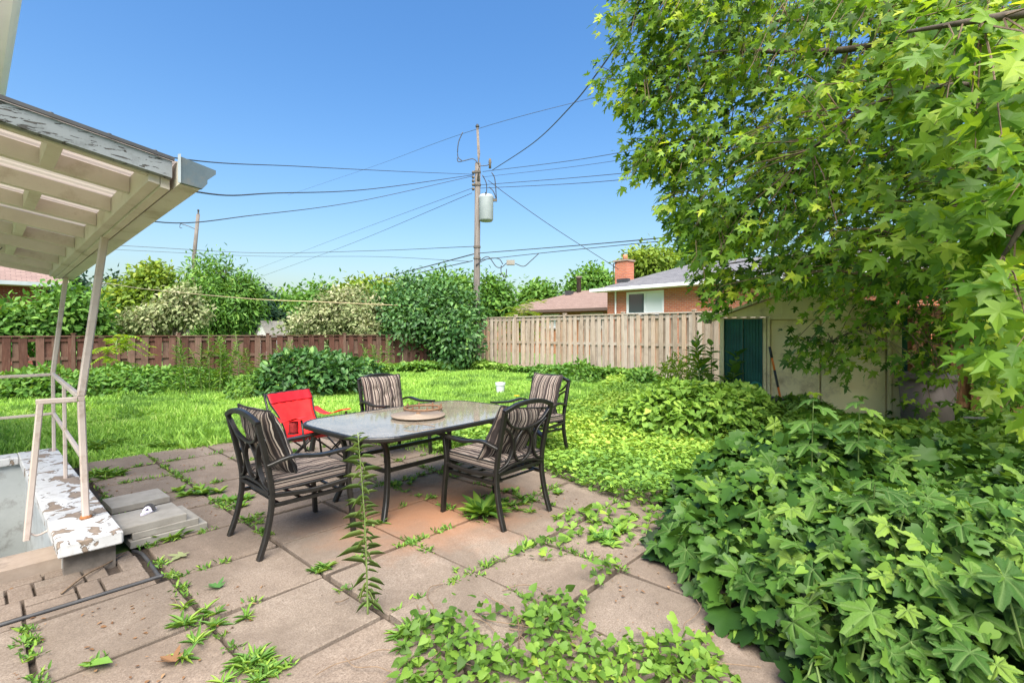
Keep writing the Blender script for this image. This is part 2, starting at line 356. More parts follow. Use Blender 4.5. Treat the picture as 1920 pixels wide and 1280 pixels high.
def stripe(name, axis=0):
    m, n, l, b = newmat(name); a = n.new('ShaderNodeAttribute'); a.attribute_name = 'su'; s = a.outputs['Fac']
    fr = math_(n, l, 'FRACT', math_(n, l, 'MULTIPLY', s, 7.5))
    dk, tp, cr, bk = (.028, .021, .020), (.20, .155, .13), (.42, .36, .30), (.010, .008, .009)
    c = ramp(n, l, fr, [(0, dk), (.14, tp), (.20, dk), (.27, cr), (.31, bk), (.42, tp), (.52, dk), (.56, cr), (.60, tp), (.70, bk), (.80, cr), (.84, tp), (.92, dk)], 'CONSTANT')
    z = tex(n, l, 'Noise', 60, objc(n), Detail=3); c = mix(n, l, math_(n, l, 'MULTIPLY', z.outputs[0], .3), c, (.10, .085, .08))
    l.new(c, b.inputs['Base Color']); b.inputs['Roughness'].default_value = .9; b.inputs['Specular IOR Level'].default_value = .15
    bump(n, l, b, z.outputs[0], .25, .003); return m
M['stripe'] = stripe('striped_fabric')

# foliage
G4 = lambda a, b, c, d: [(0, a), (.4, b), (.75, c), (1, d)]
LM = {}
LM['maple'] = leafmat('maple_leaf', G4((0.045, 0.110, 0.015), (0.144, 0.273, 0.027), (0.250, 0.389, 0.036), (0.439, 0.525, 0.053)), .45, .5)
LM['maple_obj'] = leafmat('maple_leaf_near', G4((0.086, 0.190, 0.025), (0.145, 0.275, 0.032), (0.214, 0.351, 0.038), (0.316, 0.427, 0.052)), .42, .5, obj=True)
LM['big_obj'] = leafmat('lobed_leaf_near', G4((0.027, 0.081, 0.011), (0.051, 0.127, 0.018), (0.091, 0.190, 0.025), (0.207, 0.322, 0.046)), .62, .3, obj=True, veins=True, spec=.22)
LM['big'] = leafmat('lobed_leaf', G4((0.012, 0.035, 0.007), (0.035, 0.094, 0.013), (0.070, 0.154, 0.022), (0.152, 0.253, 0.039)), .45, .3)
LM['bind'] = leafmat('heart_leaf', G4((0.044, 0.101, 0.014), (0.106, 0.208, 0.029), (0.174, 0.297, 0.039), (0.312, 0.416, 0.059)), .5, .35)
LM['cover'] = leafmat('ground_cover_leaf', G4((0.096, 0.205, 0.041), (0.193, 0.349, 0.054), (0.305, 0.475, 0.070), (0.452, 0.570, 0.103)), .6, .35)
LM['grass'] = leafmat('grass_blade', G4((0.148, 0.282, 0.058), (0.260, 0.465, 0.076), (0.379, 0.604, 0.108), (0.600, 0.726, 0.240)), .6, .35)
LM['dark'] = leafmat('dark_leaf', G4((0.024, 0.078, 0.023), (0.058, 0.146, 0.040), (0.102, 0.224, 0.055), (0.205, 0.352, 0.078)), .45, .25, spec=.35)
LM['mid'] = leafmat('mid_green_leaf', G4((0.053, 0.140, 0.025), (0.096, 0.220, 0.035), (0.149, 0.290, 0.049), (0.246, 0.386, 0.071)), .5, .32)
LM['yellow'] = leafmat('yellow_green_leaf', G4((0.085, 0.154, 0.019), (0.154, 0.246, 0.028), (0.231, 0.323, 0.039), (0.354, 0.416, 0.062)), .5, .35)
LM['pale'] = leafmat('variegated_leaf', G4((0.140, 0.200, 0.070), (0.250, 0.300, 0.130), (0.370, 0.380, 0.210), (0.480, 0.450, 0.300)), .6, .3, tmul=(1, .95, .7))
LM['lime'] = leafmat('lime_leaf', G4((.10, .2, .01), (.17, .30, .015), (.24, .37, .02), (.32, .42, .03)), .5, .38)
LM['conifer'] = leafmat('conifer_needle', G4((.014, .042, .022), (.026, .066, .031), (.042, .090, .042), (.072, .132, .054)), .6, .15)
LM['weed'] = leafmat('weed_leaf', G4((0.067, 0.161, 0.027), (0.108, 0.228, 0.038), (0.161, 0.296, 0.040), (0.242, 0.363, 0.054)), .5, .32)
LM['wisp'] = leafmat('wispy_leaf', G4((.12, .2, .06), (.17, .26, .08), (.21, .31, .10), (.26, .35, .12)), .6, .4)
LM['dry'] = leafmat('dry_leaf', G4((.10, .05, .025), (.16, .085, .04), (.22, .12, .06), (.28, .18, .1)), .8, .15)
# ------------------------------------------------------------------ leaf templates: verts (x across, y along, z up), triangles
def fan(right, c, fold=.12, droop=.18):
    out = right + [(-x, y) for x, y in right[-2:0:-1]]; v = [(c[0], c[1])] + out
    v = np.array([(x, y, fold * abs(x) - droop * y * y) for x, y in v]); k = len(out)
    return v, np.array([(0, 1 + i, 1 + (i + 1) % k) for i in range(k)])
T = {}
T['maple'] = fan([(0, 0), (.16, -.05), (.38, .02), (.30, .12), (.22, .20), (.42, .30), (.62, .56), (.42, .54), (.33, .52), (.15, .44), (.21, .66), (.12, .74), (0, 1)], (0, .3), .16, .22)
T['maple_s'] = fan([(0, 0), (.34, .02), (.2, .2), (.58, .54), (.15, .44), (.15, .7), (0, 1)], (0, .3), .16, .22)
T['heart'] = fan([(0, 0), (.14, -.13), (.32, -.1), (.43, .12), (.36, .38), (.2, .68), (0, 1)], (0, .25), .18, .15)
T['ovate'] = (np.array([(0, 0, 0), (.25, .28, .05), (.22, .62, .0), (0, 1, -.16), (-.22, .62, .0), (-.25, .28, .05)]), np.array([(0, 1, 2), (0, 2, 3), (0, 3, 4), (0, 4, 5)]))
T['lance'] = (np.array([(0, 0, 0), (.09, .35, .02), (.06, .7, -.08), (0, 1, -.28), (-.06, .7, -.08), (-.09, .35, .02)]), T['ovate'][1])
T['tri'] = (np.array([(-.3, .25, 0), (.3, .25, 0), (0, 1, -.1), (0, 0, .0)]), np.array([(3, 1, 0), (0, 1, 2)]))
T['blade'] = (np.array([(-.05, 0, 0), (.05, 0, 0), (0, .95, -.28), ]), np.array([(0, 1, 2)]))
T['blade2'] = (np.array([(-.06, 0, 0), (.06, 0, 0), (.045, .55, -.07), (-.045, .55, -.07), (0, 1, -.34)]), np.array([(0, 1, 2), (0, 2, 3), (3, 2, 4)]))
T['lobed'] = fan([(0, 0), (.2, -.16), (.45, -.1), (.42, .08), (.62, .22), (.52, .4), (.42, .44), (.5, .66), (.34, .68), (.2, .7), (.16, .84), (0, 1)], (0, .22), .2, .18)

def leafmesh(name, P, D, N, size, tpl, m, var=None):
    """leaves at P pointing along D, facing N"""
    P, D, N = np.asarray(P, float), norm(np.asarray(D, float)), np.asarray(N, float); n = len(P)
    X = norm(np.cross(D, N)); Zz = np.cross(X, D); V, Fc = T[tpl] if isinstance(tpl, str) else tpl
    size = np.broadcast_to(size, (n,))[:, None, None]
    co = P[:, None, :] + size * (V[None, :, 0:1] * X[:, None, :] + V[None, :, 1:2] * D[:, None, :] + V[None, :, 2:3] * Zz[:, None, :])
    k = len(V); co = co.reshape(-1, 3); fi = (Fc[None] + (np.arange(n) * k)[:, None, None]).reshape(-1)
    me = bpy.data.meshes.new(name); me.vertices.add(len(co)); me.vertices.foreach_set('co', co.astype(np.float32).ravel())
    nf = len(fi) // 3; me.loops.add(len(fi)); me.loops.foreach_set('vertex_index', fi.astype(np.int32)); me.polygons.add(nf)
    me.polygons.foreach_set('loop_start', np.arange(0, nf * 3, 3, dtype=np.int32)); me.polygons.foreach_set('loop_total', np.full(nf, 3, dtype=np.int32))
    me.update(calc_edges=True)
    var = RNG.random(n) if var is None else np.clip(var, 0, 1)
    at = me.attributes.new('var', 'FLOAT', 'POINT'); at.data.foreach_set('value', np.repeat(var, k).astype(np.float32))
    me.materials.append(m); return me
def rdir(n): return norm(RNG.normal(size=(n, 3)))
def mass(name, parent, P, out, size, tpl, m, up=.6, rnd=.7, droop=.3, var=None):
    n = len(P); N = norm(np.asarray(out) * .7 + np.array([0, 0, up]) + rnd * rdir(n)); D = norm(np.asarray(out) * .8 + .8 * rdir(n) + np.array([0, 0, -droop]))
    o = mobj(name, leafmesh(name, P, D, N, size * RNG.uniform(.7, 1.3, n), tpl, m, var), parent); o['kind'] = 'stuff'; return o
def clumps(c, rad, n_cl, per, spread, seed=0, shell=.55):
    """leaf positions in clumps through an uneven ellipsoid"""
    d = rdir(n_cl); lump = .62 + .72 * vnoise(d[:, 0] * 2 + d[:, 2], d[:, 1] * 2 - d[:, 2], 2.2, seed) + np.where(RNG.random(n_cl) < .05, .10, 0)
    q = d * (lump * (shell + (1 - shell) * RNG.random(n_cl) ** .6))[:, None]
    ctr = np.asarray(c) + q * np.asarray(rad); P = np.repeat(ctr, per, 0) + RNG.normal(size=(n_cl * per, 3)) * spread
    out = norm((P - np.asarray(c)) / np.asarray(rad)); tone = np.repeat(RNG.normal(0, .17, n_cl), per)
    var = .42 + tone + RNG.normal(0, .16, len(P)) + .12 * out[:, 2]
    return P, out, var
def tree(name, label, cat, base, blobs, m, leaf, tpl, n_cl=160, per=34, spread=.2, trunk=.12, group=None, limbs=True, seed=0):
    base = Vector(base); t = thing(name, label, cat, base, group=group); Ps, Os, Vs = [], [], []
    tot = sum(b[1][0] * b[1][1] + b[1][0] * b[1][2] for b in blobs)
    for c, rad in blobs:
        k = max(6, int(n_cl * (rad[0] * rad[1] + rad[0] * rad[2]) / tot)); P, o, v = clumps(np.array(c) - np.array(base), rad, k, per, spread, seed); Ps.append(P); Os.append(o); Vs.append(v)
    P, O, V = np.vstack(Ps), np.vstack(Os), np.concatenate(Vs); keep = P[:, 2] > .04
    mass('crown' if cat == 'tree' else 'foliage', t, P[keep], O[keep], leaf, tpl, m, var=V[keep])
    mb = MB()
    for c, rad in blobs:
        e = Vector(c) - base; k = random.uniform(.3, .5); mid = Vector((e.x * k * .35, e.y * k * .35, e.z * k))
        mb.tube(curve([(random.uniform(-.05, .05), random.uniform(-.05, .05), -.1), mid, e + Vector((0, 0, rad[2] * .3))], 4), trunk, 7, trunk * .3)
        if limbs:
            for i in range(7):
                d = Vector(rdir(1)[0]); d.z = abs(d.z) * .8; tip = e + Vector((d.x * rad[0] * .9, d.y * rad[1] * .9, d.z * rad[2] * .9)); mm = (mid + tip) / 2 + Vector((0, 0, -.05 * rad[2]))
                mb.tube(curve([mid * .8 + e * .2, mm, tip], 4), trunk * .4, 5, trunk * .08)
    mb.build('trunk' if cat == 'tree' else 'stem', M['bark'], t, smooth=True); return t
# ================================================================== SETTING
PIT = (-.35, .40, 4.35, 6.95)
def sheet(name, rects, z, m, parent=None):
    mb = MB()
    for x0, x1, y0, y1 in rects: mb.add([(x0, y0, z), (x1, y0, z), (x1, y1, z), (x0, y1, z)], [(0, 1, 2, 3)])
    return mb.build(name, m, parent)
B_ = 600
ground = sheet('ground', [(-B_, B_, -B_, PIT[2]), (-B_, B_, PIT[3], B_), (-B_, PIT[0], PIT[2], PIT[3]), (PIT[1], B_, PIT[2], PIT[3])], -.045, M['lawn']); tag(ground, kind='structure')
patio = sheet('patio', [(-2.4, 4.5, -1.7, 3.42), (.77, 3.9, 3.42, 7.15), (-.35, .77, 3.42, 4.1)], -.032, M['soil']); tag(patio, kind='structure')
GX = [.2 + .615 * i for i in range(-4, 8)]; GY = [2.165 + .625 * i for i in range(-6, 9)]
slab_meshes = [bevel_box('paving_slab', .589, .598, .05, .006, M['slab'], 2, .0012) for _ in range(4)]
for ix in range(len(GX) - 1):
    for iy in range(len(GY) - 1):
        x, y = GX[ix], GY[iy]; ok = False
        if y < 3.3: ok = x < 3.6 or (y > .8 and x < 4.2)
        elif y < 7.0 and x > .7: ok = x < 3.2 or (y < 4.9 and x < 3.6)
        if not ok or (x > 2.55 and y < .85): continue
        if iy > 8 and ix >= 4 and ix % 2: x += random.uniform(-.01, .01)
        o = mobj('paving_slab', random.choice(slab_meshes), patio, (x + .3075 + random.gauss(0, .005), y + .3125 + random.gauss(0, .005), -.025 + random.gauss(0, .004)),
                 (random.gauss(0, .008), random.gauss(0, .008), random.gauss(0, .009) + random.choice((0, math.pi))))
# brick strip with its plastic edging
bm_l = bevel_box('brick', .200, .094, .05, .004, M['slab'], 1, .001); bm_s = bevel_box('brick', .094, .200, .05, .004, M['slab'], 1, .001)
for band, y0, sh in ((0, 3.53, 0), (1, 3.745, .16)):
    x = .735 - sh
    if sh: mobj('brick', bm_s, patio, (.69, y0 + .103, -.022))
    k = 0
    while x > -.32:
        if (k + band) % 2 == 0:
            if x - .205 < -.35: break
            for j in (0, 1): mobj('brick', bm_l, patio, (x - .103, y0 + .049 + j * .107, -.022 + random.gauss(0, .002)), (0, 0, random.gauss(0, .01)))
            x -= .214
        else:
            mobj('brick', bm_s, patio, (x - .049, y0 + .103, -.022 + random.gauss(0, .002)), (0, 0, random.gauss(0, .01))); x -= .107
        k += 1
x = .73
while x > -.1: mobj('brick', bm_l, patio, (x - .103, 4.01, -.024), (0, 0, random.gauss(0, .015))); x -= .212
ed = MB(); ed.tube(curve([(-1.6, 3.485, .006), (-.4, 3.49, .008), (.4, 3.485, .006), (.752, 3.487, .007), (.765, 3.52, .007), (.77, 3.9, .006), (.74, 4.03, .004)], 6), .0105, 8)
tag(ed.build('lawn_edging', M['dark_grey'], smooth=True), 'black plastic edging strip bordering the small brick paving', 'edging')
for x0, x1, nm in ((-2.3, .77, 0),):   # narrow filler strip of concrete under the edging
    fs = MB()
    for k, (a, b) in enumerate(((-1.6, -.42), (-.40, .20), (.205, .75))): mobj('paving_strip', MB().box(a, b - .012, 3.42, 3.475, -.05, -.001).mesh('paving_strip', M['slab']), patio)

# ---------------------------------------------------------------- own house (eave overhead; wall and eave cut back to let light into the stairwell)
hs_ = thing('house', 'white house eave with gutter and soffit high above the patio canopy', 'house', (-.35, 2, 0))
def hb(name, m, *b): return MB().box(b[0] + .35, b[1] + .35, b[2] - 2, b[3] - 2, b[4], b[5]).build(name, m, hs_)
hb('wall', M['white_trim'], -.6, -.352, 7.25, 11, -.3, 3.45); hb('soffit', M['white_trim'], -.6, .10, 4.2, 11.3, 3.47, 3.5)
hb('fascia_board', M['white_trim'], .10, .125, 4.2, 11.3, 3.44, 3.63)
g = MB(); gp = [(.13, 3.64), (.13, 3.5), (.20, 3.5), (.225, 3.53), (.225, 3.56), (.25, 3.60), (.25, 3.64), (.24, 3.64), (.24, 3.605), (.215, 3.56), (.215, 3.54), (.195, 3.51), (.14, 3.51), (.14, 3.64)]
n_ = len(gp); g.add([(x + .35, 2.2, z) for x, z in gp] + [(x + .35, 9.3, z) for x, z in gp], [(i, (i + 1) % n_, n_ + (i + 1) % n_, n_ + i) for i in range(n_)]); g.build('gutter', M['white_trim'], hs_)
r_ = MB(); r_.add([(.49, 2.2, 3.66), (.49, 9.3, 3.66), (-2.5, 9.3, 4.8), (-2.5, 2.2, 4.8)], [(0, 1, 2, 3)]); r_.build('roof', M['roof_grey'], hs_)

# ---------------------------------------------------------------- basement stairwell
sw = thing('stairwell_wall', 'low white stairwell wall with peeling paint on its coping', 'wall', (.5, 5.5, 0))
def swb(name, m, x0, x1, y0, y1, z0, z1, bev=0): return MB().box(x0 - .5, x1 - .5, y0 - 5.5, y1 - 5.5, z0, z1).build(name, m, sw)
swb('wall', M['pitwall'], .40, .62, 4.0, 7.12, -1.9, .128); swb('wall', M['pitwall'], -.349, .40, 6.95, 7.12, -1.9, .128)
swb('floor', M['pitwall'], -.349, .40, 4.36, 6.95, -.85, -.8); swb('wall', M['pitwall'], -.349, .399, 4.16, 4.36, -1.9, -.04)  # unseen pit floor, raised to bounce light up the walls
swb('wall', M['pitwall'], -.52, -.349, 4.16, 7.12, -1.9, .06); swb('footing', M['dark_concrete'], .392, .635, 3.93, 3.998, -.1, .12)
swb('threshold', M['concrete_tan'], -.349, .445, 4.11, 4.37, -.035, .055)
c_ = bevel_box('coping', .30, 3.32, .075, .009, M['coping'], 2, .0015); mobj('coping', c_, sw, (.51 - .5, 5.51 - 5.5, .168))
c_ = bevel_box('coping', .72, .27, .073, .009, M['coping'], 2, .0015); mobj('coping', c_, sw, (-.002 - .5, 7.035 - 5.5, .166))

rl = thing('stair_railing', 'thin white painted metal railing standing on the stairwell coping', 'railing', (.54, 4.31, .2)); o0 = Vector((.54, 4.31, .2))
def rb(name, pts, s=.034, m='rail', up=(0, 0, 1)): return MB().bar([Vector(p) - o0 for p in pts], s, s, up).build(name, M[m], rl)
rb('post', [(.54, 4.31, .2), (.515, 4.31, .985)], .04, up=(0, 1, 0)); rb('post', [(.57, 5.6, .2), (.56, 5.6, .985)], .026, up=(0, 1, 0)); rb('post', [(.62, 6.97, .2), (.61, 6.95, .985)], .03, up=(0, 1, 0))
rb('post', [(.32, 4.33, .985), (.262, 4.40, .12)], .034, up=(0, 1, 0)); rb('top_rail', [(.515, 4.29, 1.003), (.61, 6.97, 1.003)], .034); rb('top_rail', [(.59, 6.95, 1.0), (-.34, 6.95, 1.0)], .03)
rb('top_rail', [(.495, 4.31, .997), (.30, 4.335, .997)], .034); rb('middle_rail', [(.53, 4.33, .60), (.615, 6.93, .60)], .028); rb('middle_rail', [(.60, 6.93, .60), (-.34, 6.93, .60)], .026)
MB().tube([Vector(p) - o0 for p in curve([(.265, 4.40, .17), (.31, 4.40, .135), (.36, 4.40, .15), (.40, 4.40, .17)], 4)], .006, 6).build('bracket', M['rail'], rl, smooth=True)
MB().lathe([(.0, .004), (.035, .004), (.03, .018), (.022, .022), (.0, .022)], 10, (0, 0, .002)).build('base_rust', M['foot_rust'], rl, smooth=True)

# ---------------------------------------------------------------- canopy over the stairs
SL, DR = .165, .034
def zc(x, y): return 2.268 + SL * (.62 - x) - DR * (y - 2.85)
cn = thing('patio_canopy', 'weathered wooden lean-to canopy with painted joists and a gutter', 'canopy', (.62, 4.8, 0)); co_ = Vector((.62, 4.8, 0))
def sbox(name, m, x0, x1, y0, y1, t0, t1):      # box whose top and bottom follow the roof slope
    v = [(x, y, zc(x, y) + t) for t in (t0, t1) for x, y in ((x0, y0), (x1, y0), (x1, y1), (x0, y1))]
    return MB().add([Vector(p) - co_ for p in v], [(0, 3, 2, 1), (4, 5, 6, 7), (0, 1, 5, 4), (1, 2, 6, 5), (2, 3, 7, 6), (3, 0, 4, 7)]).build(name, m, cn)
sbox('fascia_board', M['fascia'], -.34, .665, 2.795, 2.835, -.088, -.008)
JY = [3.24, 3.74, 4.22, 4.72, 5.2, 5.7, 6.18, 6.66]
for y in JY: sbox('joist', M['cream_wood'], -.34, .578, y - .02, y + .02, -.095, -.012)
sbox('joist', M['cream_wood'], -.34, .578, 2.838, 2.87, -.095, -.012); sbox('joist', M['cream_wood'], -.34, .62, 6.93, 6.965, -.11, -.005)
for a, b in ((2.872, 3.218), (3.762, 4.198), (4.742, 5.178), (5.722, 6.158)): sbox('blocking', M['cream_wood'], .235, .285, a, b, -.094, -.014)
sbox('beam', M['cream_wood'], .58, .625, 2.838, 6.93, -.125, -.012); sbox('beam', M['cream_wood'], .628, .665, 2.838, 6.95, -.135, -.01)
gp = [(.685, .0), (.685, -.115), (.77, -.125), (.79, -.10), (.79, -.08), (.825, -.045), (.825, -.03), (.815, -.03), (.815, -.042), (.78, -.076), (.78, -.095), (.765, -.112), (.697, -.105), (.697, .0)]
ys = (2.74, 7.0); v = [(x, y, zc(.70, y) + z + .0) for y in ys for x, z in gp]; n_ = len(gp)
gt = MB().add([Vector(p) - co_ for p in v], [(i, (i + 1) % n_, n_ + (i + 1) % n_, n_ + i) for i in range(n_)]).build('gutter', M['gutter'], cn)
cp = [(.683, .004), (.683, -.118), (.772, -.128), (.793, -.10), (.793, -.082), (.83, -.045), (.83, -.026)]; k = len(cp)
for yy in (2.72, 7.0):
    v = [(x, y, zc(.70, y) + z) for y in (yy, yy + .022) for x, z in cp]
    MB().add([Vector(p) - co_ for p in v], [tuple(range(k)), tuple(range(k, 2 * k))[::-1]] + [(i, (i + 1) % k, k + (i + 1) % k, k + i) for i in range(k)]).build('end_cap', M['gutter_blue'], gt)
v = [(x, y, zc(.70, y) + z) for y in (2.715, 2.722) for x, z in ((.670, .012), (.670, -.12), (.681, -.12), (.681, .016))]
MB().add([Vector(p) - co_ for p in v], [(0, 1, 2, 3), (7, 6, 5, 4), (0, 4, 5, 1), (1, 5, 6, 2), (2, 6, 7, 3), (3, 7, 4, 0)]).build('flashing', M['grey_metal'], cn)
ys = np.arange(2.79, 7.0, .012); xs = (-.345, .70); v = []; f = []
for i, y in enumerate(ys):
    dz = .006 * (1 if math.sin(y * 2 * math.pi / .076) > .3 else -.5)
    for x in xs: v.append(Vector((x, y, zc(x, y) + dz)) - co_)
for i in range(len(ys) - 1): f.append((2 * i, 2 * i + 1, 2 * i + 3, 2 * i + 2))
MB().add(v, f).build('roof_sheet', M['sheet'], cn)
sbox('roof_edge', M['dark_grey'], -.345, .672, 2.782, 2.793, -.006, .010)
for x in (.05, .24, .43, .60): MB().lathe([(0, 0), (.012, 0), (.01, .008), (0, .012)], 8, tuple(Vector((x, 2.81, zc(x, 2.81) + .012)) - co_)).build('screw', M['dark_grey'], cn)
def post(p0, p1, s): MB().bar([Vector(p0) - co_, Vector(p1) - co_], s, s, (0, 1, 0)).build('post', M['rail'], cn)
post((.515, 4.31, 1.02), (.64, 4.34, zc(.64, 4.34) - .13), .044); post((.61, 6.95, 1.02), (.70, 6.86, zc(.70, 6.86) - .12), .04)
hk = MB(); hk.tube([Vector(p) - co_ for p in curve([(.17, 5.7, zc(.17, 5.7) - .09), (.17, 5.7, zc(.17, 5.7) - .13), (.185, 5.69, zc(.17, 5.7) - .15), (.2, 5.68, zc(.17, 5.7) - .13)], 4)], .004, 5); hk.build('hook', M['dark_grey'], cn)

# ---------------------------------------------------------------- loose step slabs by the coping
def step(x0, x1, y0, y1, z0, z1, label, rz=0, m='concrete', grp='loose concrete slabs by the stairwell'):
    me = bevel_box('stepping_slab', x1 - x0, y1 - y0, z1 - z0, .004, M[m], 2, .001)
    return tag(mobj('stepping_slab', me, None, ((x0 + x1) / 2, (y0 + y1) / 2, (z0 + z1) / 2), (0, 0, rz)), label, 'slab', grp)
step(.73, 1.19, 4.09, 4.50, .001, .046, 'bottom slab of the three stacked beside the stairwell coping', .03)
step(.75, 1.14, 4.105, 4.50, .048, .092, 'middle slab of the three stacked beside the stairwell coping', .01)
step(.68, 1.065, 4.11, 4.47, .094, .142, 'top slab of the stack, with a pale sandal lying on it', .02)
step(.77, 1.16, 4.96, 5.30, .004, .05, 'flat grey slab lying alone behind the stacked slabs', .03)
sa = thing('sandal', 'small pale lilac sandal on the stacked concrete slabs', 'sandal', (.885, 4.335, .143), .75)
sole = []
for i in range(20):
    a = 2 * math.pi * i / 20; sole.append((.072 * math.cos(a), (.026 + .006 * math.cos(a)) * math.sin(a)))
MB().prism(sole, 0, .012).build('sole', M['lilac'], sa)
st = MB(); st.bar(curve([(.012, -.03, .008), (.015, -.022, .032), (.02, 0, .042), (.015, .022, .032), (.012, .03, .008)], 4), .035, .005, up=(1, 0, 0)); st.build('strap', M['dark_grey'], sa)
st = MB(); st.bar(curve([(-.01, -.028, .010), (-.005, -.015, .03), (.0, 0, .036), (-.005, .015, .03), (-.01, .028, .010)], 4), .016, .006, up=(1, 0, 0)); st.build('strap', M['lilac'], sa)

# ================================================================== FENCES
def fence(name, label, p0, p1, h, m, spacing, bw, post_every, lean=0, top_cap=True, mid=True, hvar=.01, gap0=.06, rail_z=None):
    p0, p1 = Vector((p0[0], p0[1], 0)), Vector((p1[0], p1[1], 0)); d = p1 - p0; L = d.length; d.normalize(); ang = math.atan2(d.y, d.x)
    t = thing(name, label, 'fence', p0, ang); t['group'] = 'garden boundary fences'
    bf = [bevel_box('board', bw * random.uniform(.93, 1.05), .018, h - gap0, .003, m, 1) for _ in range(3)]; bb = [bevel_box('board', bw * random.uniform(.93, 1.05), .018, h - gap0, .003, m, 1) for _ in range(2)]
    x = spacing * .3; k = 0
    while x < L:
        for side in (-1, 1):
            xx = x + (0 if side < 0 else spacing / 2)
            le = (lean if callable(lean) else (lambda q: lean))(xx / L)
            if random.random() < .985:
                dz = random.gauss(0, hvar); o = mobj('board', random.choice(bf if side < 0 else bb), t, (xx + random.gauss(0, .008), side * .035, gap0 + (h - gap0) / 2 + dz - .03), (random.gauss(0, .006) + (.02 * le), random.gauss(0, .008) + le, 0))
        x += spacing; k += 1
    zs = rail_z or ((.16, h * .52, h - .12) if mid else (.18, h - .12))
    nseg = max(1, round(L / post_every)); pm = bevel_box('post', .09, .09, h + .07, .006, m, 1); capm = bevel_box('post_cap', .12, .12, .03, .008, m, 1)
    for i in range(nseg + 1):
        x = L * i / nseg; p = mobj('post', pm, t, (x, -.012, (h + .07) / 2 - .03)); mobj('post_cap', capm, p, (0, 0, (h + .07) / 2 + .014))
        if i < nseg:
            for z in zs: MB().box(x + .05, x + L / nseg - .05, -.019, .019, z - .045, z + .045).build('rail', m, t)
            if top_cap: MB().box(x + .047, x + L / nseg - .047, -.07, .07, h - .03, h + .003).build('cap_rail', m, t)
    return t
FC = W(-1.55, 20.5)                                  # garden corner
FL0 = W(-14.6, 12.85)
FR0 = FC + Vector((-CS * 0, 0, 0)); BDIR = Vector((0, -1, 0))
fence('board_fence', 'low red stained board fence running along the back left of the lawn', FL0, W(-1.75, 20.35), 1.33, M['board_red'], .335, .172, 2.35,
      lean=lambda q: (.16 * max(0, min(1, (q - .80) / .1)) if q > .8 else random.gauss(0, .02)), hvar=.012)
fence('board_fence', 'tall weathered cedar fence in front of the red brick house', FC, W(4.02 + .74 * 4.0, 15.5 - .67 * 4.0), 2.02, M['board_tan'], .238, .135, 2.42)
fence('board_fence', 'dark brown board fence in shade beyond the shed', W(6.5, 9.7), W(9.6, 7.6), 1.9, M['board_dark'], .26, .14, 2.0)
# small far fence behind the left one
fb = thing('lattice_fence', 'low orange wooden fence with open top behind the red fence', 'fence', PX(330, 640, 24)); b0 = PX(330, 640, 24); b1 = PX(476, 640, 25.5); dv = (b1 - b0); Lf = dv.length; fb.rotation_euler.z = math.atan2(dv.y, dv.x)
fb.location.z = 0; zt = PX(400, 624, 24.5).z
for i in range(int(Lf / .19)): MB().box(i * .19, i * .19 + .10, -.012, .012, .1, zt - .16 + (0 if i < 11 else -.05)).build('board', M['board_tan'], fb)
for z in (zt - .02, zt - .2): MB().box(0, Lf, -.03, .03, z - .035, z + .035).build('rail', M['board_tan'], fb)
for i in range(4): MB().box(Lf * i / 3 - .06, Lf * i / 3 + .06, -.07, .05, 0, zt + .16).build('post', M['board_tan'], fb)

# ================================================================== NEIGHBOURING HOUSES
def quadroof(name, pts, m, parent, thick=.06):
    """roof plane from 4 corners: eave a-b, ridge c-d ; uv in metres along the eave / slope"""
    a, b, c, d = [Vector(p) for p in pts]; nrm = (b - a).cross(d - a).normalized()
    if nrm.z < 0: nrm = -nrm
    me = bpy.data.meshes.new(name); v = [a, b, c, d] + [p - nrm * thick for p in (a, b, c, d)]
    me.from_pydata(v, [], [(0, 1, 2, 3), (7, 6, 5, 4), (0, 4, 5, 1), (1, 5, 6, 2), (2, 6, 7, 3), (3, 7, 4, 0)]); uv = me.uv_layers.new(name='UVMap')
    e = (b - a).normalized(); s = nrm.cross(e)
    for lp in me.loops: p = me.vertices[lp.vertex_index].co - a; uv.data[lp.index].uv = (p.dot(e), p.dot(s))
    me.materials.append(m); return mobj(name, me, parent)
def window(parent, x0, x1, z0, z1, y, panes=2, frame='white_trim', mats=('pane_dark', 'pane_blind'), dep=.08, ft=.07):
    """window on a wall whose outside faces -y at plane y"""
    wn = MB()
    for b in ((x0, x1, z0, z0 + ft), (x0, x1, z1 - ft, z1), (x0, x0 + ft, z0 + ft, z1 - ft), (x1 - ft, x1, z0 + ft, z1 - ft)): wn.box(b[0], b[1], y - .05, y + .05, b[2], b[3])
    fr = wn.build('window', M[frame], parent); wd = (x1 - x0 - 2 * ft) / panes
    for i in range(panes):
        a = x0 + ft + i * wd
        MB().box(a + .045, a + wd - .045, y + .0, y + .02, z0 + ft + .045, z1 - ft - .045).build('pane', M[mats[i % len(mats)]], fr)
        sm = MB()
        for b in ((a, a + wd, z0 + ft, z0 + ft + .045), (a, a + wd, z1 - ft - .045, z1 - ft), (a, a + .045, z0 + ft + .045, z1 - ft - .045), (a + wd - .045, a + wd, z0 + ft + .045, z1 - ft - .045)): sm.box(b[0], b[1], y - .03, y + .04, b[2], b[3])
        sm.build('sash', M[frame], fr)
    MB().box(x0 - .1, x1 + .1, y - .12, y + .04, z0 - .09, z0 - .004).build('sill', M['concrete'], fr)
def wall_with_holes(name, m, parent, L, h, holes, y=0, thick=.2):
    xs = sorted({0, L} | {v for q in holes for v in q[:2]}); mb = MB()
    for a, b in zip(xs[:-1], xs[1:]):
        hz = sorted((q[2], q[3]) for q in holes if q[0] <= a and q[1] >= b); z = -.3
        for z0, z1 in hz: mb.box(a, b, y, y + thick, z, z0); z = z1
        mb.box(a, b, y, y + thick, z, h)
    return mb.build(name, m, parent)
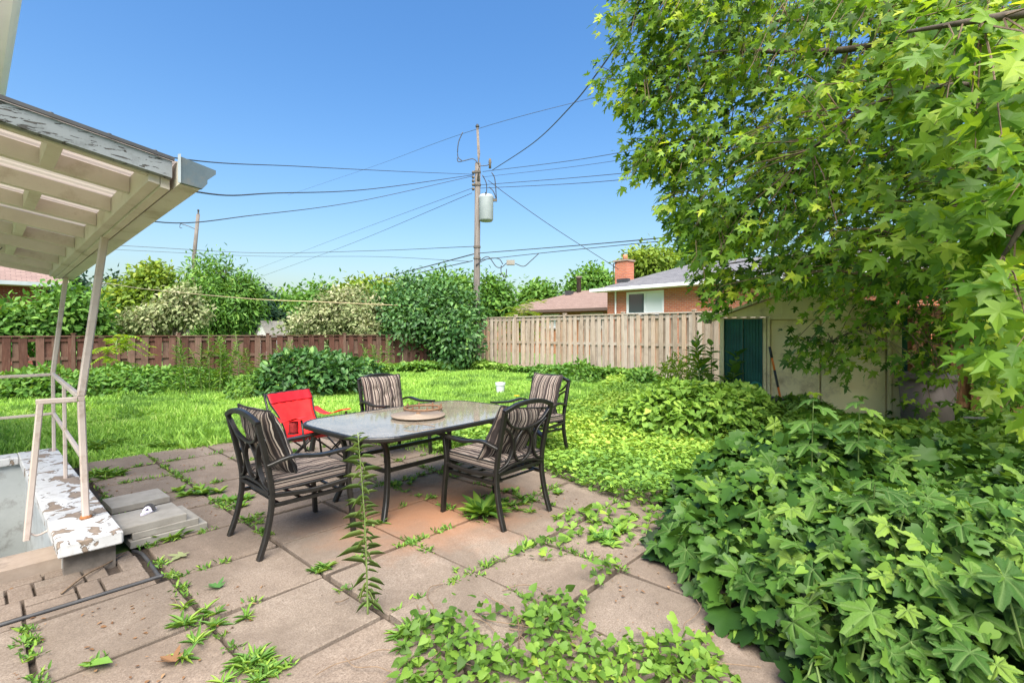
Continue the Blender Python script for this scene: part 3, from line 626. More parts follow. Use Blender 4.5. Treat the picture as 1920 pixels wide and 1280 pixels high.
# red brick bungalow on the right: local x runs along the wall (towards the right), y goes away
c0 = W(5.0, 26.0); hz = math.atan2(-1, 0)     # wall runs along -Y world
bh = thing('brick_house', 'red brick bungalow with grey shingle roof and chimney behind cedar fence', 'house', c0, hz - R(4)); L = 13.5; he = 3.62
# local: x along wall, +y is away (towards +X world)
wh = [(1.18, 3.25, 2.28, 3.44), (8.2, 10.4, 2.28, 3.44)]
wall_with_holes('wall', M['brick_a'], bh, L, he, wh)
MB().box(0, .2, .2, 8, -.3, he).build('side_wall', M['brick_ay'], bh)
for q in wh: window(bh, *q, 0.02)
ov = .6; rz = 5.15
quadroof('roof', [(-ov, -ov, he), (L + ov, -ov, he), (L - 2, 4.2, rz), (2.6, 4.2, rz)], M['roof_grey'], bh)
quadroof('roof', [(-ov, 8.6, he), (-ov, -ov, he), (2.6, 4.2, rz), (2.6, 4.21, rz)], M['roof_grey'], bh)
MB().box(-ov, L + ov, -ov + .01, .0, he - .10, he - .07).build('soffit', M['white_trim'], bh); MB().box(-ov - .02, L + ov, -ov - .13, -ov, he - .10, he + .05).build('gutter', M['white_trim'], bh)
MB().bar([(.55, -.06, he - .1), (.55, -.06, 0)], .075, .075, (0, 1, 0)).build('downspout', M['white_trim'], bh)
ch = MB().box(-.22, .52, 1.0, 1.7, 3.3, 5.22).build('chimney', M['brick_a'], bh); MB().box(-.28, .58, .94, 1.76, 5.22, 5.30).build('crown', M['concrete_tan'], ch)
MB().lathe([(.0, 5.30), (.14, 5.30), (.12, 5.6), (.0, 5.6)], 12, (.2, 1.35, 0)).build('flue', M['brick_b'], ch, smooth=True); MB().box(.1, .75, .7, .99, 4.05, 4.25).build('flashing', M['dark_grey'], ch)
MB().tube([(-.28, .95, 3.6), (-.28, .95, 5.1), (-.1, .95, 5.2)], .03, 6).build('conduit', M['dark_grey'], ch)
# brown roofed house, further back
c1 = W(-.4, 36.8); b2 = thing('brick_house', 'orange brick house under a plain brown roof left of the bungalow', 'house', c1, R(-90)); hb2 = 2.92; L2 = 13
wall_with_holes('wall', M['brick_b'], b2, L2, hb2, [(6.6, 8.3, 1.7, 2.66), (3.4, 4.9, 1.7, 2.66)])
window(b2, 6.6, 8.3, 1.7, 2.66, .02, 2, 'cream_wood', ('pane_dark',)); window(b2, 3.4, 4.9, 1.7, 2.66, .02, 1, 'white_trim', ('pane_blind',))
quadroof('roof', [(-.6, -.6, hb2), (L2 + .6, -.6, hb2), (L2 - 2, 4.4, 4.55), (3.4, 4.4, 4.55)], M['roof_brown'], b2); quadroof('roof', [(-.6, 9, hb2), (-.6, -.6, hb2), (3.4, 4.4, 4.55), (3.4, 4.41, 4.55)], M['roof_brown'], b2)
MB().box(-.6, L2 + .6, -.68, -.6, hb2 - .16, hb2 + .02).build('fascia_board', M['roof_brown'], b2)
MB().lathe([(0, 4.0), (.17, 4.0), (.17, 5.45), (.24, 5.45), (.24, 5.6), (0, 5.6)], 12, (3.7, 4.0, 0)).build('vent_pipe', M['dark_concrete'], b2, smooth=True)
for x in (3.0, 7.6): MB().box(x, x + .5, 3.2, 3.6, 4.1, 4.5).build('roof_vent', M['dark_grey'], b2)
# small hip roof behind the vine
c2 = W(-2.4, 42); b3 = thing('brick_house', 'small pinkish hip roof peeking out right of the vine covered corner', 'house', c2, R(-90)); MB().box(0, 8, 0, 7, 0, 2.9).build('wall', M['brick_b'], b3)
for pts in ([(-.5, -.5, 2.9), (8.5, -.5, 2.9), (5, 3.5, 4.1), (3, 3.5, 4.1)], [(-.5, 7.5, 2.9), (-.5, -.5, 2.9), (3, 3.5, 4.1), (3, 3.51, 4.1)], [(8.5, -.5, 2.9), (8.5, 7.5, 2.9), (5, 3.51, 4.1), (5, 3.5, 4.1)]): quadroof('roof', pts, M['roof_pink'], b3)
wnb = MB().box(.8, 1.9, -.03, .0, 1.9, 2.7).build('window', M['white_trim'], b3); MB().box(.88, 1.82, -.05, -.03, 1.98, 2.62).build('pane', M['pane_blind'], wnb)
# brick house far left
cl = W(-20.8, 22.2); b4 = thing('brick_house', 'dark red brick house with pinkish shingles behind the left hedge', 'house', (cl.x - 10, cl.y, 0), R(0)); he4 = 3.55
MB().box(0, 10, 0, .25, 0, he4).build('wall', M['brick_c'], b4); MB().box(9.75, 10, .25, 8, 0, he4).build('side_wall', M['brick_c'], b4)
quadroof('roof', [(-.6, -.6, he4), (10.7, -.6, he4), (10.7, 4.2, 6.6), (-.6, 4.2, 6.6)], M['roof_pink'], b4); MB().box(-.6, 10.7, -.6, 0, he4 - .13, he4 - .1).build('soffit', M['cream_wood'], b4)
MB().box(-.6, 10.7, -.72, -.6, he4 - .12, he4 + .04).build('gutter', M['grey_metal'], b4); MB().bar([(9.9, -.06, he4 - .1), (9.9, -.06, 0)], .09, .09, (0, 1, 0)).build('downspout', M['white_trim'], b4)
# beige house in the distance
c5 = PX(470, 622, 58); c5.z = 0; b5 = thing('beige_house', 'distant beige house with a white gable between the trees', 'house', c5, -TH + R(20)); zz = lambda y, Z: EYE - (y - Y0) * Z / F
MB().box(0, 7, 0, 6, 0, 3.2).build('wall', M['cream_wood'], b5); quadroof('roof', [(-.5, -.6, 3.0), (7.4, -.6, 2.9), (4.6, 4, zz(562, 60)), (.5, 4, zz(562, 60))], M['roof_pink'], b5)
g5 = MB(); g5.add([(1.9, -1.2, 2.9), (5.1, -1.2, 2.9), (3.5, -1.2, 4.1), (1.9, .6, 2.9), (5.1, .6, 2.9), (3.5, .6, 4.1)], [(0, 1, 2), (0, 2, 5, 3), (1, 4, 5, 2)]); g5.build('gable', M['white_trim'], b5); MB().box(3.3, 3.7, -1.24, -1.2, 3.3, 3.8).build('gable_vent', M['dark_grey'], b5)
# playhouse
Zp = 24.0; c6 = PX(491, 622, Zp); c6.z = 0; ph = thing('playhouse', 'small white playhouse with arched window and grey slatted roof behind fence', 'playhouse', c6, -TH + R(-18)); zr = zz(603, Zp); ze = zz(629, Zp)
MB().add([(-.34, 0, 0), (.34, 0, 0), (.34, 0, ze), (0, 0, zr), (-.34, 0, ze), (-.34, 1.3, 0), (.34, 1.3, 0), (.34, 1.3, ze), (0, 1.3, zr), (-.34, 1.3, ze)], [(0, 1, 2, 3, 4), (9, 8, 7, 6, 5), (0, 4, 9, 5), (1, 6, 7, 2), (0, 5, 6, 1)]).build('wall', M['white_trim'], ph)
for sgn in (-1, 1):
    for i in range(7):
        a, b = i / 7, (i + 1) / 7 + .03; za, zb = zr - a * (zr - ze) * 1.1, zr - b * (zr - ze) * 1.1
        MB().add([(sgn * a * .38, -.08, za + .05), (sgn * b * .38, -.08, zb + .035), (sgn * b * .38, 1.4, zb + .035), (sgn * a * .38, 1.4, za + .05), (sgn * a * .38, -.08, za + .01), (sgn * b * .38, -.08, zb + .0), (sgn * b * .38, 1.4, zb), (sgn * a * .38, 1.4, za + .01)], [(0, 1, 2, 3), (7, 6, 5, 4), (0, 4, 5, 1), (1, 5, 6, 2), (2, 6, 7, 3), (3, 7, 4, 0)]).build('slat', M['concrete'], ph)
aw = [(.2 * math.cos(a), .2 * math.sin(a)) for a in np.linspace(0, math.pi, 12)]
wv = [(x, -.02, ze - .15 + z) for x, z in aw] + [(x, .0, ze - .15 + z) for x, z in aw]; k = 12; wo = MB().add(wv, [tuple(range(k))[::-1]] + [(i, (i + 1) % k, k + (i + 1) % k, k + i) for i in range(k)]).build('window', M['pane_dark'], ph)
for a in (45, 90, 135): MB().bar([(0, -.03, ze - .15), (.2 * math.cos(R(a)), -.03, ze - .15 + .2 * math.sin(R(a)))], .018, .012, (0, 1, 0)).build('glazing_bar', M['white_trim'], wo)

# ================================================================== UTILITY POLES AND WIRES
ZP = 22.6; pb = PX(893, 622, ZP); pb.z = 0; zy = lambda y, Z=ZP: EYE - (y - Y0) * Z / F
up = thing('utility_pole', 'tall wooden utility pole carrying the transformer at the garden corner', 'utility pole', pb, -TH)      # local x = right, y = away
MB().tube([(.0, 0, 0), (.02, 0, zy(560)), (.07, 0, zy(306))], .165, 12, .125).build('shaft', M['pole'], up, smooth=True)
MB().tube([(.10, -.1, zy(340)), (.12, -.1, zy(290)), (.06, -.1, zy(240))], .075, 10, .055).build('pole_extension', M['dark_concrete'], up, smooth=True)
MB().lathe([(0, 0), (.09, 0), (.09, .05), (.05, .08), (.05, .12), (0, .12)], 12, (.06, -.1, zy(240))).build('pole_cap', M['dark_grey'], up)
tr = MB().lathe([(0, zy(416)), (.27, zy(416)), (.32, zy(413)), (.325, zy(375)), (.34, zy(373)), (.34, zy(370)), (.28, zy(367)), (0, zy(366))], 24, (.46, -.12, 0)).build('transformer', M['grey_metal'], up, smooth=True)
for dx, dy in ((.3, -.3), (.46, -.42), (.62, -.3)): MB().lathe([(0, 0), (.04, 0), (.05, .05), (.03, .1), (.05, .14), (0, .16)], 8, (dx, dy, zy(372))).build('bushing', M['dark_grey'], tr)
MB().box(.72, .95, -.16, -.06, zy(379), zy(374)).build('bracket', M['dark_concrete'], tr)
for y in (325, 334, 341, 348, 356): MB().lathe([(0, -.06), (.05, -.06), (.07, 0), (.05, .06), (0, .06)], 10, (-.13, -.13, zy(y))).build('insulator', M['dark_concrete'], up, smooth=True)
for y in (323, 347, 463, 484): MB().lathe([(.145, -.04), (.165, -.04), (.165, .04), (.145, .04)], 12, (.05 if y < 400 else .035, 0, zy(y))).build('band', M['dark_concrete'], up)
ins = MB(); ins.tube([(.1, -.1, zy(313)), (.5, -.12, zy(312)), (.62, -.12, zy(309))], .02, 6); ins.build('arm', M['dark_grey'], up)
MB().lathe([(0, -.2), (.06, -.2), (.05, 0), (.07, .05), (.05, .22), (0, .25)], 10, (.63, -.12, zy(309))).build('cutout_fuse', M['dark_concrete'], up, smooth=True)
for pts in ([(858, 298), (860, 305), (872, 303), (888, 300), (898, 310)], [(868, 250), (860, 270), (859, 295), (866, 303)], [(905, 330), (912, 345), (912, 362), (905, 366)], [(922, 325), (928, 338), (931, 375)], [(917, 352), (925, 360), (931, 375)]):
    MB().tube(curve([((x - 893) * ZP / F, -.12, zy(y)) for x, y in pts], 5), .022, 5).build('jumper_cable', M['wire'], up, smooth=True)
jb = MB().box(1.38, 1.75, -.3, -.1, zy(498), zy(489)).build('splice_box', M['concrete'], up)
for pts in ([(893, 500), (905, 486), (917, 483), (930, 500), (940, 502), (950, 494)], [(966, 495), (982, 500), (995, 490), (1010, 476)], [(893, 497), (915, 486), (935, 486), (943, 496)], [(940, 498), (940, 512), (948, 520), (950, 505)]):
    MB().tube(curve([((x - 893) * ZP / F, -.15, zy(y)) for x, y in pts], 5), .02, 5).build('drop_cable', M['wire'], jb, smooth=True)
p2 = PX(366, 622, 46); p2.z = 0; fp = thing('utility_pole', 'distant wooden utility pole rising behind the left trees', 'utility pole', p2, -TH); z2 = lambda y: EYE - (y - Y0) * 46 / F
MB().tube([(-.3, 0, 0), (-.1, 0, z2(480)), (.27, 0, z2(402))], .2, 10, .15).build('shaft', M['pole'], fp, smooth=True)
MB().tube([(.1, -.1, z2(430)), (-.6, -.1, z2(424)), (-1.1, -.1, z2(421))], .04, 6).build('arm', M['dark_grey'], fp); MB().lathe([(0, 0), (.1, 0), (.06, .2), (.1, .4), (0, .5)], 8, (.29, 0, z2(402))).build('insulator', M['dark_grey'], fp)
MB().tube(curve([(-1.1, -.1, z2(421)), (-1.3, -.1, z2(420)), (-1.35, -.1, z2(427)), (-1.15, -.1, z2(428))], 4), .03, 5).build('jumper_cable', M['wire'], fp)

WIRES = [   # (x, y, distance) points and radius
    ([(3, 214, 5.1), (340, 298, 7.2), (560, 312, 12), (760, 322, 17.5), (889, 327, 22.5)], .010, 'thin wire from the canopy corner to the utility pole'),
    ([(-20, 250, 5.7), (370, 360, 8), (520, 362, 11), (700, 354, 16), (888, 328, 22.5)], .014, 'sagging twisted cable nearest the canopy gutter'),
    ([(-40, 300, 6.2), (285, 415, 9), (480, 403, 13), (680, 376, 18), (888, 330, 22.5)], .012, 'cable crossing in front of the distant pole top'),
    ([(-500, 425, 32), (180, 458, 30), (480, 474, 34), (700, 470, 32), (889, 462, 22.6)], .016, 'upper of the two level cables above the left trees'),
    ([(-500, 432, 32), (180, 466, 30), (480, 480, 34), (700, 481, 32), (880, 490, 22.6)], .012, 'lower of the two level cables above the left trees'),
    ([(480, 563, 50), (620, 545, 38), (760, 510, 28), (889, 476, 22.6)], .026, 'thick cable dropping left from the pole to the vine'),
    ([(500, 566, 50), (650, 545, 38), (770, 515, 28), (886, 489, 22.6)], .02, 'second thick cable just under the one dropping to the vine'),
    ([(893, 475, 22.6), (1060, 462, 19), (1200, 450, 16), (1330, 437, 13)], .018, 'thick cable leaving the pole toward the maple, above the splice box'),
    ([(893, 488, 22.6), (1010, 475, 20), (1180, 458, 17), (1330, 444, 13)], .014, 'lower cable leaving the pole toward the maple past the splice box'),
    ([(922, 320, 22.4), (1000, 268, 17), (1070, 200, 12.5), (1125, 130, 9.5), (1200, 20, 7)], .016, 'service cable rising from the pole into the maple crown'),
    ([(905, 322, 22.5), (1080, 300, 19), (1260, 268, 15), (1400, 240, 12)], .011, 'upper of the four straight wires right of the transformer'),
    ([(905, 332, 22.5), (1080, 312, 19), (1260, 285, 15), (1400, 262, 12)], .008, 'faint second of the four straight wires right of the transformer'),
    ([(900, 347, 22.5), (1080, 333, 19), (1260, 316, 15), (1400, 300, 12)], .012, 'third of the four straight wires right of the transformer'),
    ([(900, 353, 22.5), (1080, 344, 19), (1260, 328, 15), (1400, 312, 12)], .012, 'lowest of the four straight wires right of the transformer'),
    ([(915, 338, 22.5), (960, 372, 22.9), (1040, 428, 23.6), (1160, 505, 24.8)], .014, 'guy cable slanting down from the pole to the brick house'),
    ([(540, 366, 60), (700, 312, 42), (870, 250, 23), (1110, 184, 19), (1250, 150, 16)], .009, 'highest faint wire passing the tip of the utility pole'),
    ([(480, 505, 60), (650, 440, 40), (885, 353, 22.6)], .010, 'upper of two slanting wires running down left of the pole'),
    ([(480, 522, 60), (650, 460, 40), (885, 362, 22.6)], .012, 'lower of two slanting wires running down left of the pole'),
]
for pts, r, lab in WIRES:
    o = MB().tube(curve([PX(*p) for p in pts], 10), r, 6).build('overhead_wire', M['wire'], smooth=True); tag(o, lab, 'wire', 'overhead wires')
o = MB().tube(curve([Vector((.612, 4.345, 1.76)), PX(210, 533, 8), PX(300, 545, 12), PX(480, 561, 15.5), PX(600, 566, 17), PX(800, 575, 20.0)], 10), .0075, 6, .017).build('clothes_line', M['rope'], smooth=True); tag(o, 'tan rope line stretched in front of the pale shrub and trees', 'rope')

# ================================================================== SHED AND THINGS BESIDE IT
ZS = 8.2; s0 = PX(1350, 622, ZS); s0.z = 0; sh = thing('garden_shed', 'cream metal garden shed with dark green panel under the maple', 'shed', s0, -TH - R(22.5)); zs = lambda y: EYE - (y - Y0) * ZS / F; xs_ = lambda x: ((x - 960) / F * ZS - 390 / F * ZS) / (.9239 + .3827 * (x - 960) / F)
hw = zs(596); Wd = xs_(1692)
def shb(name, m, x0, x1, y0, y1, z0, z1): return MB().box(x0, x1, y0, y1, z0, z1).build(name, M[m], sh)
shb('wall', 'shed_cream', 0, Wd, .10, 2.2, 0, hw)
for i in range(2):                      # ribbed green panels
    a, b = xs_(1358 + 36 * i), xs_(1393 + 37 * i); v = []; f = []; nn = 24
    for j in range(nn + 1):
        x = a + (b - a) * j / nn; y = .07 + (.012 if (j % 4) < 2 else 0) - (0.02 if j in (0, nn) else 0)
        v += [(x, y, .05), (x, y, hw - .02)]
    f = [(2 * j, 2 * j + 2, 2 * j + 3, 2 * j + 1) for j in range(nn)]; MB().add(v, f).build('green_panel', M['shed_green'], sh)
shb('frame_post', 'shed_cream', 0, xs_(1357), .02, .12, 0, hw); shb('frame_post', 'shed_cream', xs_(1431), xs_(1437), .01, .12, 0, hw); shb('frame_post', 'shed_cream', xs_(1438.5), xs_(1444), .0, .12, 0, hw)
for i, (a, b) in enumerate(((1446, 1538), (1541, 1662))):
    d = mobj('door', bevel_box('door', xs_(b) - xs_(a), .03, hw - .08, .008, M['shed_cream'], 2), sh, ((xs_(a) + xs_(b)) / 2, .06, hw / 2))
    hx = (xs_(1533) if i == 0 else xs_(1547)) - (xs_(a) + xs_(b)) / 2
    MB().bar(curve([(hx, -.015, -.05), (hx, -.05, -.03), (hx, -.05, .03), (hx, -.015, .05)], 4), .014, .012, (1, 0, 0)).build('handle', M['dark_grey'], d)
shb('door_track', 'shed_cream', xs_(1444), Wd, -.02, .1, hw - .03, hw + .012); shb('frame_post', 'shed_cream', xs_(1665), xs_(1672), .0, .1, 0, hw - .03); shb('frame_post', 'shed_cream', xs_(1674), xs_(1692), .02, .1, 0, hw)
shb('corner_strip', 'shed_green', xs_(1692.5), xs_(1704), .05, .12, 0, hw)
zp_ = zs(543); zm = (0 + Wd) / 2
MB().add([(0, .0, hw + .014), (Wd, .0, hw + .014), (zm, .0, zp_), (0, .1, hw + .014), (Wd, .1, hw + .014), (zm, .1, zp_)], [(0, 1, 2), (5, 4, 3), (0, 2, 5, 3), (1, 4, 5, 2), (0, 3, 4, 1)]).build('gable', M['shed_cream'], sh)
for sgn, xe in ((-1, -.16), (1, Wd + .16)):
    e = hw - .03; a = Vector((xe, 0, e)); b = Vector((zm, 0, zp_ + .03)); v = [(xe, -.08, e), (zm, -.08, zp_ + .035), (zm, 2.3, zp_ + .035), (xe, 2.3, e)]; v += [(x, y, z + .045) for x, y, z in v]
    MB().add(v, [(0, 1, 2, 3), (7, 6, 5, 4), (0, 4, 5, 1), (1, 5, 6, 2), (2, 6, 7, 3), (3, 7, 4, 0)]).build('roof', M['shed_cream'], sh)
shb('gutter', 'dark_grey', -.27, -.15, -.10, 2.2, hw - .06, hw + .01)
for x in (.9, 1.5, 2.1): shb('rib', 'shed_cream', x, x + .02, -.012, .0, hw + .03, hw + .03 + (zp_ - hw) * (1 - abs(x - zm) / zm) * .8)
# tool handle leaning on the door
t0, t1 = PX(1471, 783, 7.55), PX(1443, 650, 7.86); tl = thing('garden_tool', 'long garden tool with orange and black handle leaning on the shed', 'tool', (t0.x, t0.y, 0)); d = t1 - t0
def seg(a, b, r, m, nm): MB().tube([t0 + d * a - Vector((t0.x, t0.y, 0)), t0 + d * b - Vector((t0.x, t0.y, 0))], r, 10).build(nm, M[m], tl, smooth=True)
seg(.0, .10, .018, 'dark_grey', 'collar'); seg(.10, .42, .016, 'orange', 'shaft'); seg(.42, .66, .0175, 'dark_grey', 'grip_band'); seg(.66, .84, .016, 'orange', 'shaft'); seg(.84, 1, .019, 'dark_grey', 'grip')
MB().box(-.09, .09, -.01, .01, .0, t0.z + .02).build('blade', M['dark_grey'], tl)
# watering can, wheelbarrow tray
wc = PX(1412, 740, 7.6); wc.z = 0; can = thing('watering_can', 'teal plastic watering can beside the green shed panel', 'watering can', wc, -TH)
MB().lathe([(0, .25), (.11, .25), (.12, .32), (.115, .50), (.10, .53), (.085, .53), (.09, .5), (0, .48)], 16).build('body', M['teal'], can, smooth=True); MB().tube(curve([(-.1, 0, .33), (-.2, 0, .48), (-.26, 0, .62)], 4), .02, 8, .014).build('spout', M['teal'], can, smooth=True)
MB().tube(curve([(-.06, 0, .53), (.0, 0, .66), (.12, 0, .62), (.12, 0, .4)], 5), .012, 6).build('handle', M['teal'], can, smooth=True); MB().lathe([(0, 0), (.04, 0), (.05, .02), (0, .03)], 10, (-.27, 0, .62)).build('rose', M['teal'], can); MB().box(-.12, .12, -.12, .12, 0, .249).build('base', M['dark_grey'], can)
wb = PX(1436, 760, 7.35); wb.z = 0; ww = thing('plastic_tub', 'black tub half hidden by vines beside the watering can', 'tub', wb, -TH)
MB().lathe([(0, .02), (.15, .02), (.22, .44), (.24, .44), (.24, .47), (.21, .47), (.14, .06), (0, .06)], 18).build('tub_body', M['dark_grey'], ww, smooth=True); MB().tube(curve([(-.24, 0, .45), (-.1, -.18, .5), (.1, -.18, .48), (.24, 0, .45)], 5), .008, 6).build('handle', M['dark_grey'], ww)
# mauve bin
bn = PX(1738, 700, 6.9); bn.z = 0; bi = thing('storage_bin', 'tall mauve brown plastic bin right of the shed doors', 'bin', bn, -TH)
MB().lathe([(0, .0), (.27, .0), (.30, .45), (.305, .46), (.30, .47), (.325, .80), (.0, .80)], 24).build('body', M['bin'], bi, smooth=True); MB().lathe([(.335, .78), (.345, .78), (.35, .84), (.30, .87), (0, .88)], 24).build('lid', M['bin'], bi, smooth=True)
for i in range(2):
    a = PX(1795 + i * 6, 792 - 10 * i, 6.6 + .4 * i); b = PX(1862, 806 - 22 * i, 6.9 + .4 * i); MB().bar([a, b], .09, .02).build('plank', M['concrete'])
for o, lb in zip([x for x in bpy.data.objects if x.name.startswith('plank')], ('nearer pale plank lying in the shade right of the bin', 'farther pale plank lying in the shade right of the bin')): tag(o, lb, 'plank', 'planks in the shade')
# logs under the vine
for i, (a, b, r, lb) in enumerate((((1190, 800, 7.5), (1215, 762, 7.9), .10, 'upright brown log end standing in the ground cover'), ((1218, 806, 7.3), (1290, 760, 8.0), .10, 'brown log leaning out of the vine heap on the lawn'))):
    A, B = PX(*a), PX(*b); A.z = max(A.z, .02); mb = MB(); pts = [A.lerp(B, k / 6) + Vector((random.gauss(0, .012), random.gauss(0, .012), random.gauss(0, .012))) for k in range(7)]; mb.tube(pts, r, 9, r * .85); tag(mb.build('log', M['foot_rust'] if 0 else surf('log_bark%d' % i, (.10, .035, .02), (.22, .09, .05), 22, .95, .8)), lb, 'log', 'logs in the vine heap')
# flower pot on the lawn
pq = GP(938, 733); pt = thing('plant_pot', 'small pale grey plastic pot standing on the lawn', 'pot', (pq.x, pq.y, -.03)); pt.scale = (.88, .88, .88)
MB().lathe([(0, .0), (.105, .0), (.125, .20), (.138, .20), (.142, .27), (.13, .27), (.118, .2), (.10, .02), (0, .02)], 40).build('body', M['pot'], pt)
MB().lathe([(0, .235), (.125, .235)], 20).build('potting_soil', M['soil'], pt)
# ================================================================== PATIO FURNITURE
def make_chair(label):
    t = thing('patio_chair', label, 'chair', group='black metal patio chairs'); K = M['metal_black']
    for s in (-1, 1):
        MB().bar(curve([(s * .275, -.335, 0), (s * .272, -.285, .16), (s * .268, -.255, .36), (s * .268, -.275, .55), (s * .275, -.345, .86)], 6), .03, .042, (1, 0, 0)).build('back_leg', K, t)
        MB().bar(curve([(s * .30, .30, 0), (s * .298, .285, .2), (s * .295, .262, .42), (s * .298, .285, .60)], 6), .03, .042, (1, 0, 0)).build('front_leg', K, t)
        MB().bar(curve([(s * .275, -.285, .585), (s * .30, -.14, .625), (s * .315, .04, .605), (s * .315, .2, .612), (s * .31, .345, .625)], 6), .05, .022).build('armrest', K, t)
        MB().bar(curve([(s * .272, -.26, .39), (s * .28, 0, .37), (s * .295, .265, .39)], 5), .025, .03).build('side_rail', K, t)
        MB().bar([(s * .25, -.25, .315), (s * .27, .255, .325)], .022, .026).build('lower_rail', K, t)
        MB().bar(curve([(s * .26, -.305, .75), (s * .16, -.295, .68), (s * .12, -.28, .56), (s * .17, -.268, .46), (s * .26, -.26, .42)], 6), .016, .03, (0, 1, 0)).build('back_scroll', K, t)
        MB().bar(curve([(s * .02, -.30, .70), (s * .085, -.29, .63), (s * .10, -.28, .56), (s * .07, -.27, .48), (0, -.265, .44)], 6), .014, .026, (0, 1, 0)).build('back_scroll', K, t)
    MB().bar(curve([(-.285, -.345, .86), (-.15, -.355, .90), (0, -.357, .912), (.15, -.355, .90), (.285, -.345, .86)], 5), .034, .036, (0, 1, 0)).build('top_rail', K, t)
    MB().bar(curve([(-.265, -.335, .83), (-.17, -.315, .74), (0, -.30, .70), (.17, -.315, .74), (.265, -.335, .83)], 6), .016, .03, (0, 1, 0)).build('back_scroll', K, t)
    MB().bar(curve([(-.265, -.262, .40), (-.12, -.267, .435), (0, -.268, .44), (.12, -.267, .435), (.265, -.262, .40)], 6), .016, .03, (0, 1, 0)).build('back_scroll', K, t)
    MB().bar([(-.27, .262, .388), (.27, .262, .388)], .025, .032).build('front_rail', K, t); MB().bar([(-.26, -.256, .388), (.26, -.256, .388)], .025, .03).build('rear_rail', K, t)
    for y in (-.2, -.05, .1, .22): MB().bar([(-.262, y, .318), (.262, y, .318)], .024, .012).build('seat_slat', K, t)
    for x in (-.14, 0, .14): MB().bar(curve([(x, -.25, .392), (x, 0, .372), (x, .26, .392)], 3), .03, .008).build('seat_strap', K, t)
    return t
def cushion(w, d, th, kind, seed, tuft=True):
    n = 30; v = []; su = []; f = []
    u = np.linspace(-1, 1, n); idx = {}
    for side in (1, -1):
        for i in range(n):
            for j in range(n):
                a, b = u[i], u[j]; e = max(abs(a), abs(b))
                if kind == 'seat':
                    q = (1 - abs(a) ** 9) * (1 - abs(b) ** 9); z = th * .5 * (.42 + .58 * q ** .35); z *= (1 + .12 * (1 - a * a) * (1 - b * b)); z = z if e < .999 else th * .30
                    x, y = a * w / 2 * (1 - .03 * b * b * 0), b * d / 2
                else:
                    q = max(0, (1 - abs(a) ** 3.2)) * max(0, (1 - abs(b) ** 3.2)); z = th * .5 * q ** .55
                    x, y = a * w / 2 * (1 - .06 * (1 - b * b)), b * d / 2 * (1 - .06 * (1 - a * a))
                z += .010 * (float(vnoise(a * 2, b * 3, 1.6, seed)) - .5) * (1 if e < .97 else 0) + .006 * math.sin(9 * a + 4 * b + seed) * (1 - e * e) * (1 if kind != 'seat' else .35)
                if tuft:
                    for ta, tb in ((-.4, -.35), (.4, -.35), (-.4, .35), (.4, .35), (0, 0)): z -= .35 * th * .5 * math.exp(-((a - ta) ** 2 + (b - tb) ** 2) / .012)
                z = max(z, .0 if kind != 'seat' else th * .18)
                v.append((x, y, side * z)); su.append(x + .012 * float(vnoise(b * 3, seed, 1.5, 3)) + 3 + .003 * seed)
    o = n * n; bidx = [i * n for i in range(n)]
    for s in (0, 1):
        for i in range(n - 1):
            for j in range(n - 1):
                q = [s * o + i * n + j, s * o + (i + 1) * n + j, s * o + (i + 1) * n + j + 1, s * o + i * n + j + 1]; f.append(tuple(q if s == 0 else q[::-1]))
    ring = [i * n for i in range(n)] + [(n - 1) * n + j for j in range(1, n)] + [i * n + n - 1 for i in range(n - 2, -1, -1)] + [j for j in range(n - 2, 0, -1)]
    m = len(ring)
    if kind == 'seat':
        b0 = len(v)
        for q in ring:
            for sg in (1, -1): v.append((v[q][0], v[q][1], sg * abs(v[q][2]))); su.append(3.02 + sg * abs(v[q][2]) * 1.6)
        for k in range(m): a, b = b0 + 2 * k, b0 + 2 * ((k + 1) % m); f.append((a, a + 1, b + 1, b))
    else:
        for k in range(m): f.append((ring[k], o + ring[k], o + ring[(k + 1) % m], ring[(k + 1) % m]))
    me = bpy.data.meshes.new('cushion'); me.from_pydata(v, [], f); at = me.attributes.new('su', 'FLOAT', 'POINT'); at.data.foreach_set('value', su); me.materials.append(M['stripe'])
    me.polygons.foreach_set('use_smooth', [True] * len(f)); me.update()
    pipes = []
    for sg in ((1, -1) if kind == 'seat' else (0,)):
        mb = MB(); mb.tube([Vector((v[q][0] * 1.005, v[q][1] * 1.005, sg * th * .31)) for q in ring[::2]], .006, 6, closed=True); pipes.append(mb.mesh('piping', M['black_cloth'], True))
    return me, pipes
def put_cushion(ch, nm, label, me, pipes, loc, rot, grp):
    t = thing(nm, label, 'cushion', group=grp); base = Matrix.Translation(ch[0]) @ Matrix.Rotation(ch[1], 4, 'Z'); mm = base @ Matrix.Translation(loc) @ Matrix.Rotation(rot[2], 4, 'Z') @ Matrix.Rotation(rot[1], 4, 'Y') @ Matrix.Rotation(rot[0], 4, 'X')
    t.location = mm.to_translation(); t.rotation_euler = mm.to_euler()
    mobj('cover', me, t)
    for p in pipes: mobj('piping', p, t)
    return t
CH = {'A': (Vector((1.585, 3.55, 0)), R(-91), 'nearest black patio chair at the left end of the table'),
      'B': (Vector((2.885, 2.79, 0)), R(1), 'black patio chair with its back to the camera, front right of table'),
      'C': (Vector((3.42, 4.98, 0)), R(178), 'black patio chair on the far side of the table facing the camera'),
      'D': (Vector((4.42, 3.70, 0)), R(88), 'black patio chair standing on the grass at the right table end')}
proto = None; GRP = 'striped seat cushions'; GRB = 'striped back pillows'
seat_m, seat_p = cushion(.54, .53, .10, 'seat', 1, False); where = {'A': 'left', 'B': 'front right', 'C': 'far', 'D': 'right end'}
